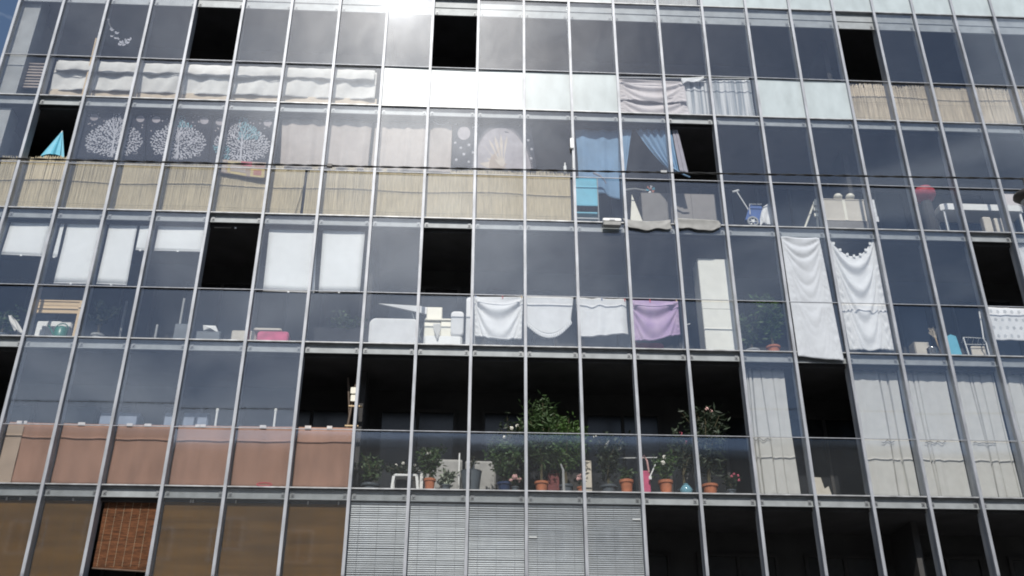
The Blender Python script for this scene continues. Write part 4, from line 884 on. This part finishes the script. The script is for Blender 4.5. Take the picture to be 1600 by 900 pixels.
o = MB().rbox(px2X(727, 735, .9), px2X(775, 735, .9), .97, 1.2, z4, at(750, 718, .9).z, .03).build('pale_board', MATS['concrete_cloth']); tag(o, 'pale grey board behind the slate planter', 'board')
o = MB().tube([(px2X(717, 740, .6), .6, z4), at(718, 708, .6)], .014, 6).build('white_stake', MATS['white_plastic']); tag(o, 'thin white stake left of the slate planter', 'stake')
o = MB().box(px2X(656, 740, .3), px2X(661, 740, .3), .4, .43, z4, at(658, 733, .3).z).build('wooden_stake', MATS['white_plastic']); tag(o, 'upright white slat beside the orange pot near the stool', 'slat')
p = at(736, 745, .3); Pl = thing('planter', 'wide slate coloured planter straddling a mullion', 'planter', (p.x, .35, z4))
MB().lathe((p.x, .38, z4), [(.14, 0), (.19, at(736, 737, .3).z - z4), (.2, at(736, 735, .3).z - z4), (.17, at(736, 735, .3).z - z4)], 18).build('pot', MATS['slate_plastic'], Pl, smooth=False); foliage(Pl, Vector((p.x, .38, at(736, 737, .3).z)), .4, .16, 6, 60, .09, .014, 'leaf_dark', 55)
plant('dense dark green plant in a navy blue pot', 0, .35, z4, .13, .2, 'blue_glaze', .82, .34, 16, 900, .075, .018, 'leaf', 56, X=px2X(788, 740, .35))
plant('thin branching plant with a white flower behind the navy pot', 0, .7, z4, .13, .2, 'terracotta', 1.35, .3, 7, 200, .1, .018, 'leaf_dark', 57, X=px2X(800, 740, .7), flower='petal_white', nf=4)
Ps = thing('pink_geranium', 'small plant with a mass of pink blossoms right of the navy pot', 'plant', (px2X(805, 740, .3), .3, z4)); pot(Ps, (px2X(805, 740, .3), .3, z4 + .03), .07, .12, 'slate_plastic'); foliage(Ps, Vector((px2X(805, 740, .3), .3, z4 + .13)), .2, .12, 10, 80, .06, .02, 'leaf', 58, flower='petal_rose' if mat('petal_rose', (.70, .42, .40), rough=.8) else '', nf=24, fs=.025)
plant('tall oleander like plant with pale leaf rosettes in an orange pot', 0, .35, z4, .12, .23, 'terracotta', 1.5, .36, 14, 800, .13, .014, 'leaf', 59, X=px2X(846, 740, .35), lowest=.35)
plant('large bright green feathery bush straddling a mullion', 0, .42, z4, .12, .2, 'slate_plastic', 1.2, .42, 20, 1900, .07, .012, 'leaf_bright', 60, X=px2X(884, 740, .42), lowest=.45)
o = MB().tube([(px2X(881, 760, .3), .3, z4), at(880, 735, .3), at(876, 725, .3)], .03, 7, .015).build('bare_root', MATS['concrete']); tag(o, 'pale bare branch standing right of the tall oleander pot', 'branch')
Pp = thing('red_toolbox', 'dark red box between the tall oleander pot and the bare branch', 'box', (px2X(864, 750, .6), .6, z4)); MB().rbox(px2X(855, 750, .6), px2X(874, 750, .6), .55, .8, z4, at(864, 740, .6).z, .02).build('body', mat('oxblood', (.16, .025, .025), rough=.6), Pp); MB().tube([at(857, 740, .6), at(861, 736, .6), at(870, 736, .6), at(873, 740, .6)], .01, 5).build('handle', MATS['oxblood'], Pp)
seatbox(908, 719, 925, 745, .75, .2, 'carton', 'beige carton behind the feathery bush', 'carton', 'carton', .01, z4)
Pg = thing('pink_geranium', 'small plant with cream and pink flowers before the beige carton', 'plant', (px2X(908, 745, .3), .3, z4)); pot(Pg, (px2X(908, 745, .3), .3, z4 + .03), .08, .13, 'terracotta'); foliage(Pg, Vector((px2X(908, 745, .3), .3, z4 + .14)), .26, .13, 9, 60, .05, .02, 'leaf_dark', 61, flower='petal_rose', nf=16, fs=.03)
plant('tall dark shrub deep behind the navy pot plants', 0, .95, z4, .15, .22, 'slate_plastic', 1.25, .42, 16, 800, .11, .02, 'leaf_dark', 71, X=px2X(806, 740, .95))
plant('tall dark shrub deep behind the feathery bush', 0, .9, z4, .15, .22, 'slate_plastic', 1.45, .45, 16, 800, .12, .02, 'leaf', 72, X=px2X(862, 740, .9))
plant('dark shrub with white blossoms left of the pink bag', 0, .5, z4, .15, .22, 'slate_plastic', .98, .32, 14, 520, .08, .02, 'leaf_dark', 62, X=px2X(950, 740, .5), flower='petal_white', nf=4, fs=.035)
plant('low plant in an orange pot left of the pink bag', 0, .3, z4, .12, .27, 'terracotta', .28, .14, 8, 90, .09, .015, 'leaf', 63, X=px2X(978, 740, .3))
a, b2 = at(1000, 735, .28), at(1017, 762, .28); Pk = thing('pink_bag', 'crimson bag with long pink handles between two orange pots', 'bag', ((a.x + b2.x) / 2, .3, z4))
MB().rbox(a.x, b2.x, .28, .4, z4, a.z, .04).build('body', MATS['pink_fabric'], Pk); MB().tube([at(1001, 737, .28), at(1002, 718, .28), at(1006, 712, .28), at(1011, 720, .28), at(1014, 738, .28)], .016, 6).build('handle', MATS['petal_rose'], Pk)
Tw = thing('garden_tool', 'white handled garden tool leaning at the right hand orange pot', 'tool', at(1015, 745, .25)); MB().tube([at(1015, 746, .22), at(1026, 722, .3)], .012, 6).build('handle', MATS['white_plastic'], Tw); MB().rbox(at(1016, 744, .22).x - .03, at(1016, 744, .22).x + .02, .2, .22, at(1016, 746, .22).z - .04, at(1016, 746, .22).z + .02, .008).build('blade', MATS['white_plastic'], Tw)
o = MB().tube([at(955, 716, .6), at(1030, 715, .6)], .008, 5).build('wire_shelf_bar', MATS['white_plastic']); tag(o, 'thin white bar spanning behind the pink bag', 'bar')
plant('bright green plant with one pale flower in an orange pot', 0, .3, z4, .125, .27, 'terracotta', .52, .2, 12, 330, .085, .016, 'leaf_bright', 64, X=px2X(1039, 740, .3), flower='petal_white', nf=2, fs=.045)
plant('slender small tree with red blossoms behind the blue glass jar', 0, .6, z4, .14, .2, 'slate_plastic', 1.15, .3, 8, 360, .1, .018, 'leaf_dark', 65, X=px2X(1068, 740, .6), flower='petal_pink', nf=2, fs=.035, lowest=.5)
p = at(1071, 752, .25); Jr = thing('blue_jar', 'pale blue glass jar on the sill right of the bright green plant', 'jar', (p.x, .25, z4)); MB().lathe((p.x, .25, z4), [(.06, 0), (.11, .05), (.115, .13), (.07, .2), (.04, .22)], 16).build('body', mat('blue_glass', (.16, .34, .42), rough=.12), Jr, smooth=True); MB().lathe((p.x, .25, z4 + .221), [(.045, 0), (.045, .02)], 12).build('rim', MATS['blue_glass'], Jr)
plant('broad dark shrub with narrow leaves in a terracotta pot, last of the garden', 0, .4, z4, .14, .24, 'terracotta', 1.4, .42, 18, 1000, .13, .014, 'leaf_dark', 66, X=px2X(1107, 740, .4), rosette=False, flower='petal_rose', nf=2, fs=.035)
plant('dark little plant with red blossoms at the end of the garden sill', 0, .3, z4, .08, .12, 'slate_plastic', .3, .15, 9, 120, .06, .02, 'leaf_dark', 67, X=px2X(1140, 745, .3), flower='petal_pink', nf=4, fs=.025)
seatbox(1052, 720, 1086, 765, 1.0, .2, 'concrete', 'pale panel behind the blue glass jar', 'garden_screen', 'panel', .02, z4)
# grey curtains
def long_curtain(i, lab, xa=None, xb=None, seed=0):
    xa = XS[i] + .02 if xa is None else xa; xb = XS[i + 1] - .01 if xb is None else xb; r = random.Random(seed); Y = .27
    pl = [(r.uniform(.04, .96), r.uniform(.006, .012), r.uniform(.03, .08), r.uniform(-.05, .05)) for _ in range(5)]; f2 = folds_vertical(.010, 3.5, seed, .8)
    fd = lambda u, v: f2(u, v) + sum(d * math.exp(-((u - c - s_ * (v - .5)) / w_) ** 2) for c, w_, d, s_ in pl)
    P = lambda u, v: Vector((xa + (xb - xa) * u + .01 * sin(5 * v + 9 * u), Y + fd(u, v), SILL[4] - .26 - (SILL[4] - .26 - z4 - .01) * v + .012 * sin(30 * u + seed) * (1 - v)))
    T = thing('long_curtain', lab, 'curtain', ((xa + xb) / 2, Y, z4), 'long grey curtains at the right')
    c_ = MB().grid(P, 150, 24).build('cloth', MATS['grey_cloth'], T, smooth=True, solid=.003)
    # scalloped shadow just under the rail, put in as a thin dark strip
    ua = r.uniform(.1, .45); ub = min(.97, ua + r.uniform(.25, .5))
    def scallop(u, v):
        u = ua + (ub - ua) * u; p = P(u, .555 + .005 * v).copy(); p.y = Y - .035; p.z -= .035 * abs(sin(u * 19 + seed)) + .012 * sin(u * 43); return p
    MB().grid(scallop, 60, 3).build('shade_strip', mat('shade_grey', (.10, .10, .10), rough=.9), c_, smooth=True, solid=.003)
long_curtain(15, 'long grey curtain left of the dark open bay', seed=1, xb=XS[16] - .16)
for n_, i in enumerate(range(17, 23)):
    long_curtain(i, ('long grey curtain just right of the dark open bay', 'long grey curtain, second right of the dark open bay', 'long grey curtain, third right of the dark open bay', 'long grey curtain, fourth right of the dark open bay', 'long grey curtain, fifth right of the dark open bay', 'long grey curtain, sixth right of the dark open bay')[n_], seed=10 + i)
a, b2 = at(1262, 745, .3), at(1288, 772, .3)
o = MB().prism([(a.x, z4), (a.x, a.z), (b2.x - .02, a.z - .01), (b2.x + .02, a.z - .22), (b2.x + .1, a.z - .17), (b2.x + .16, z4)], .3, .33).build('torn_board', MATS['carton']); tag(o, 'torn pale board standing in the dark bay between grey curtains', 'board')

# ------------------------------------------------------------------ storey 5
z5 = SILL[6]
nm = ['at the far left edge', 'second from the left', '', 'just right of the red brown one', 'second right of the red brown one', 'next to the metal blinds']
for n_, i in enumerate(range(2, 8)):
    red = i == 4; xa, xb = XS[i] + .03 + (.04 if red else 0), XS[i + 1] - .03; Y = .14 if not red else .2
    zt_ = SILL[5] - (.24 if not red else .22); zl = z5 + .5 if not red else at(200, 889, Y).z
    T = thing('bamboo_blind', ('red brown bamboo blind in the open bay with a lifted hem' if red else 'olive brown bamboo blind ' + nm[n_]), 'bamboo blind', ((xa + xb) / 2, Y, zl))
    b = MB(); z = zt_; r = random.Random(70 + i)
    while z > zl:
        y = Y + .006 * sin(z * 9) + r.uniform(-.002, .002); tl = (.05 * (xb - xa) * -max(0, 1 - (z - zl) / .25)) if red else 0
        b.add([(xa, y, z), (xb, y, z + tl), (xb, y - .006, z - .006 + tl), (xa, y - .006, z - .006), (xa, y, z - .012), (xb, y, z - .012 + tl)], [(0, 1, 2, 3), (3, 2, 5, 4)]); z -= .0135
    b.build('slats', MATS['bamboo_red' if red else 'bamboo_brown'], T, stuff=True)
    MB().box(xa, xb, Y + .012, Y + .016, zl + .08, zt_).build('backing', MATS['bamboo_red' if red else 'bamboo_brown'], T)
    for k in range(7 if red else 4):
        x = xa + (xb - xa) * (k + .5) / (7 if red else 4); MB().tube([(x, Y - .012, zt_), (x, Y - .010, (zt_ + zl) / 2), (x, Y - .012, zl + .03)], .0018, 4).build('cord', MATS['stem' if not red else 'reed'], T)
    MB().tube([(xa, Y, zt_ + .012), (xb, Y, zt_ + .012)], .006, 5).build('top_string', MATS['white_cloth'], T)
    if red: MB().tube([(xa, Y - .02, zl - .0), (xb, Y - .02, zl - .05)], .014, 6).build('bottom_bar', MATS['dark_wood'], T)
    for k in range(r.choice((1, 2))):
        x = r.uniform(xa + .1, xb - .1); MB().box(x - .012, x + .012, Y - .02, Y - .008, zt_ - .025, zt_ + .025).build('clip', MATS['white_plastic'], T)
nm = ['next to the bamboo blinds', 'second from the bamboo blinds', 'third from the bamboo blinds', 'fourth from the bamboo blinds', 'next to the dark open bays']
for n_, i in enumerate(range(8, 13)):
    xa, xb = XS[i] + .03, XS[i + 1] - .03; Y = .1; zt_ = SILL[5] - .235; zl = z5 + .5; r = random.Random(80 + i)
    T = thing('venetian_blind', 'closed metal venetian blind, ' + nm[n_], 'venetian blind', ((xa + xb) / 2, Y, zl), 'metal venetian blinds')
    MB().box(xa, xb, Y - .015, Y + .02, zt_ - .03, zt_).build('head_rail', MATS['white_plastic'], T)
    b = MB(); z = zt_ - .05
    while z > zl:
        bend = 0
        t0 = r.uniform(-.05, .05); ang = radians(52 + r.gauss(0, .7) + 3 * sin(z * 2.3 + n_)); hw = .0245; dy, dz = hw * cos(ang), hw * sin(ang); dd = r.gauss(0, .0015)
        k_ = r.uniform(-.0015, .0015)
        b.add([(xa, Y + dy, z + dz), (xb, Y + dy, z + dz + k_), (xb, Y - .004, z + .002 + k_), (xa, Y - .004, z + .002), (xa, Y - dy, z - dz), (xb, Y - dy, z - dz + k_)], [(0, 1, 2, 3), (3, 2, 5, 4)]); z -= .037 + dd * 1.5
    b.build('slats', MATS['venetian'], T, stuff=True)
    for fx in (.17, .5, .83): x = xa + (xb - xa) * fx; MB().tube([(x, Y - .02, zt_), (x, Y - .02, zl)], .002, 4).build('cord', MATS['bolt_steel'], T)
    if n_ in (3, 4):
        x = xa + (.02 if n_ == 3 else .84 * (xb - xa)); zq = at(830, 840 if n_ == 3 else 810, Y).z; MB().box(x, x + .14, Y - .03, Y - .022, zq - .012, zq + .012).build('bent_slat', MATS['white_plastic'], T)

# ------------------------------------------------------------------ storey 0 (a sliver at the top of the picture)
z0 = SILL[1]
for n_, i in enumerate((13, 14)):
    xa, xb = XS[i] + .03, XS[i + 1] - .03; fd = folds_vertical(.02, 6, n_, .8)
    o = MB().grid(lambda u, v: Vector((xa + (xb - xa) * u, .15 + fd(u, v), z0 + 1.0 - .99 * v)), 50, 10).build('grey_curtain', MATS['grey_cloth'], smooth=True, solid=.003); tag(o, ('left' if n_ == 0 else 'right') + ' of two short grey curtains at the very top edge', 'curtain')

# ------------------------------------------------------------------ cable and lamp over the street
YC = -5.; c0, c1 = at(-700, 226, YC), at(2300, 290, YC)
def cab(t, off=0.):
    px = -700 + 3000 * t; py = 243 + 32 * (px / 1600) + 6 * (1 - ((px - 800) / 1500) ** 2); p = at(px, py, YC); return p
Cb_ = thing('overhead_cable', 'twisted dark overhead cable strung across the whole facade', 'cable', cab(.5))
for s in (0, pi):
    MB().tube([cab(t / 300) + Vector((0, .009 * cos(t * 1.1 + s), .009 * sin(t * 1.1 + s))) for t in range(301)], .009, 5).build('strand', MATS['black_rubber'], Cb_)
p = cab((515 + 700) / 3000); MB().rbox(p.x - .04, p.x + .04, p.y - .025, p.y + .025, p.z - .025, p.z + .025, .01).build('joint', MATS['lamp_shell'], Cb_)
p = cab((1037 + 700) / 3000); MB().rbox(p.x - .05, p.x + .05, p.y - .02, p.y + .02, p.z - .012, p.z + .03, .01).build('clamp', MATS['bolt_steel'], Cb_)
lp = at(1606, 306, YC); Lm = thing('street_lamp', 'dark hanging street lamp at the right edge below the cable', 'street lamp', lp)
MB().lathe(lp, [(.05, -.10), (.15, -.07), (.21, -.01), (.20, .03), (.12, .08), (.05, .11)], 20).build('shade', MATS['lamp_shell'], Lm, smooth=True)
cp = cab((1606 + 700) / 3000); MB().tube([lp + Vector((0, 0, .1)), Vector((lp.x, lp.y, cp.z))], .015, 6).build('hanger', MATS['lamp_shell'], Lm); MB().lathe(lp, [(.10, -.13), (.12, -.09)], 14).build('lens', MATS['concrete'], Lm)
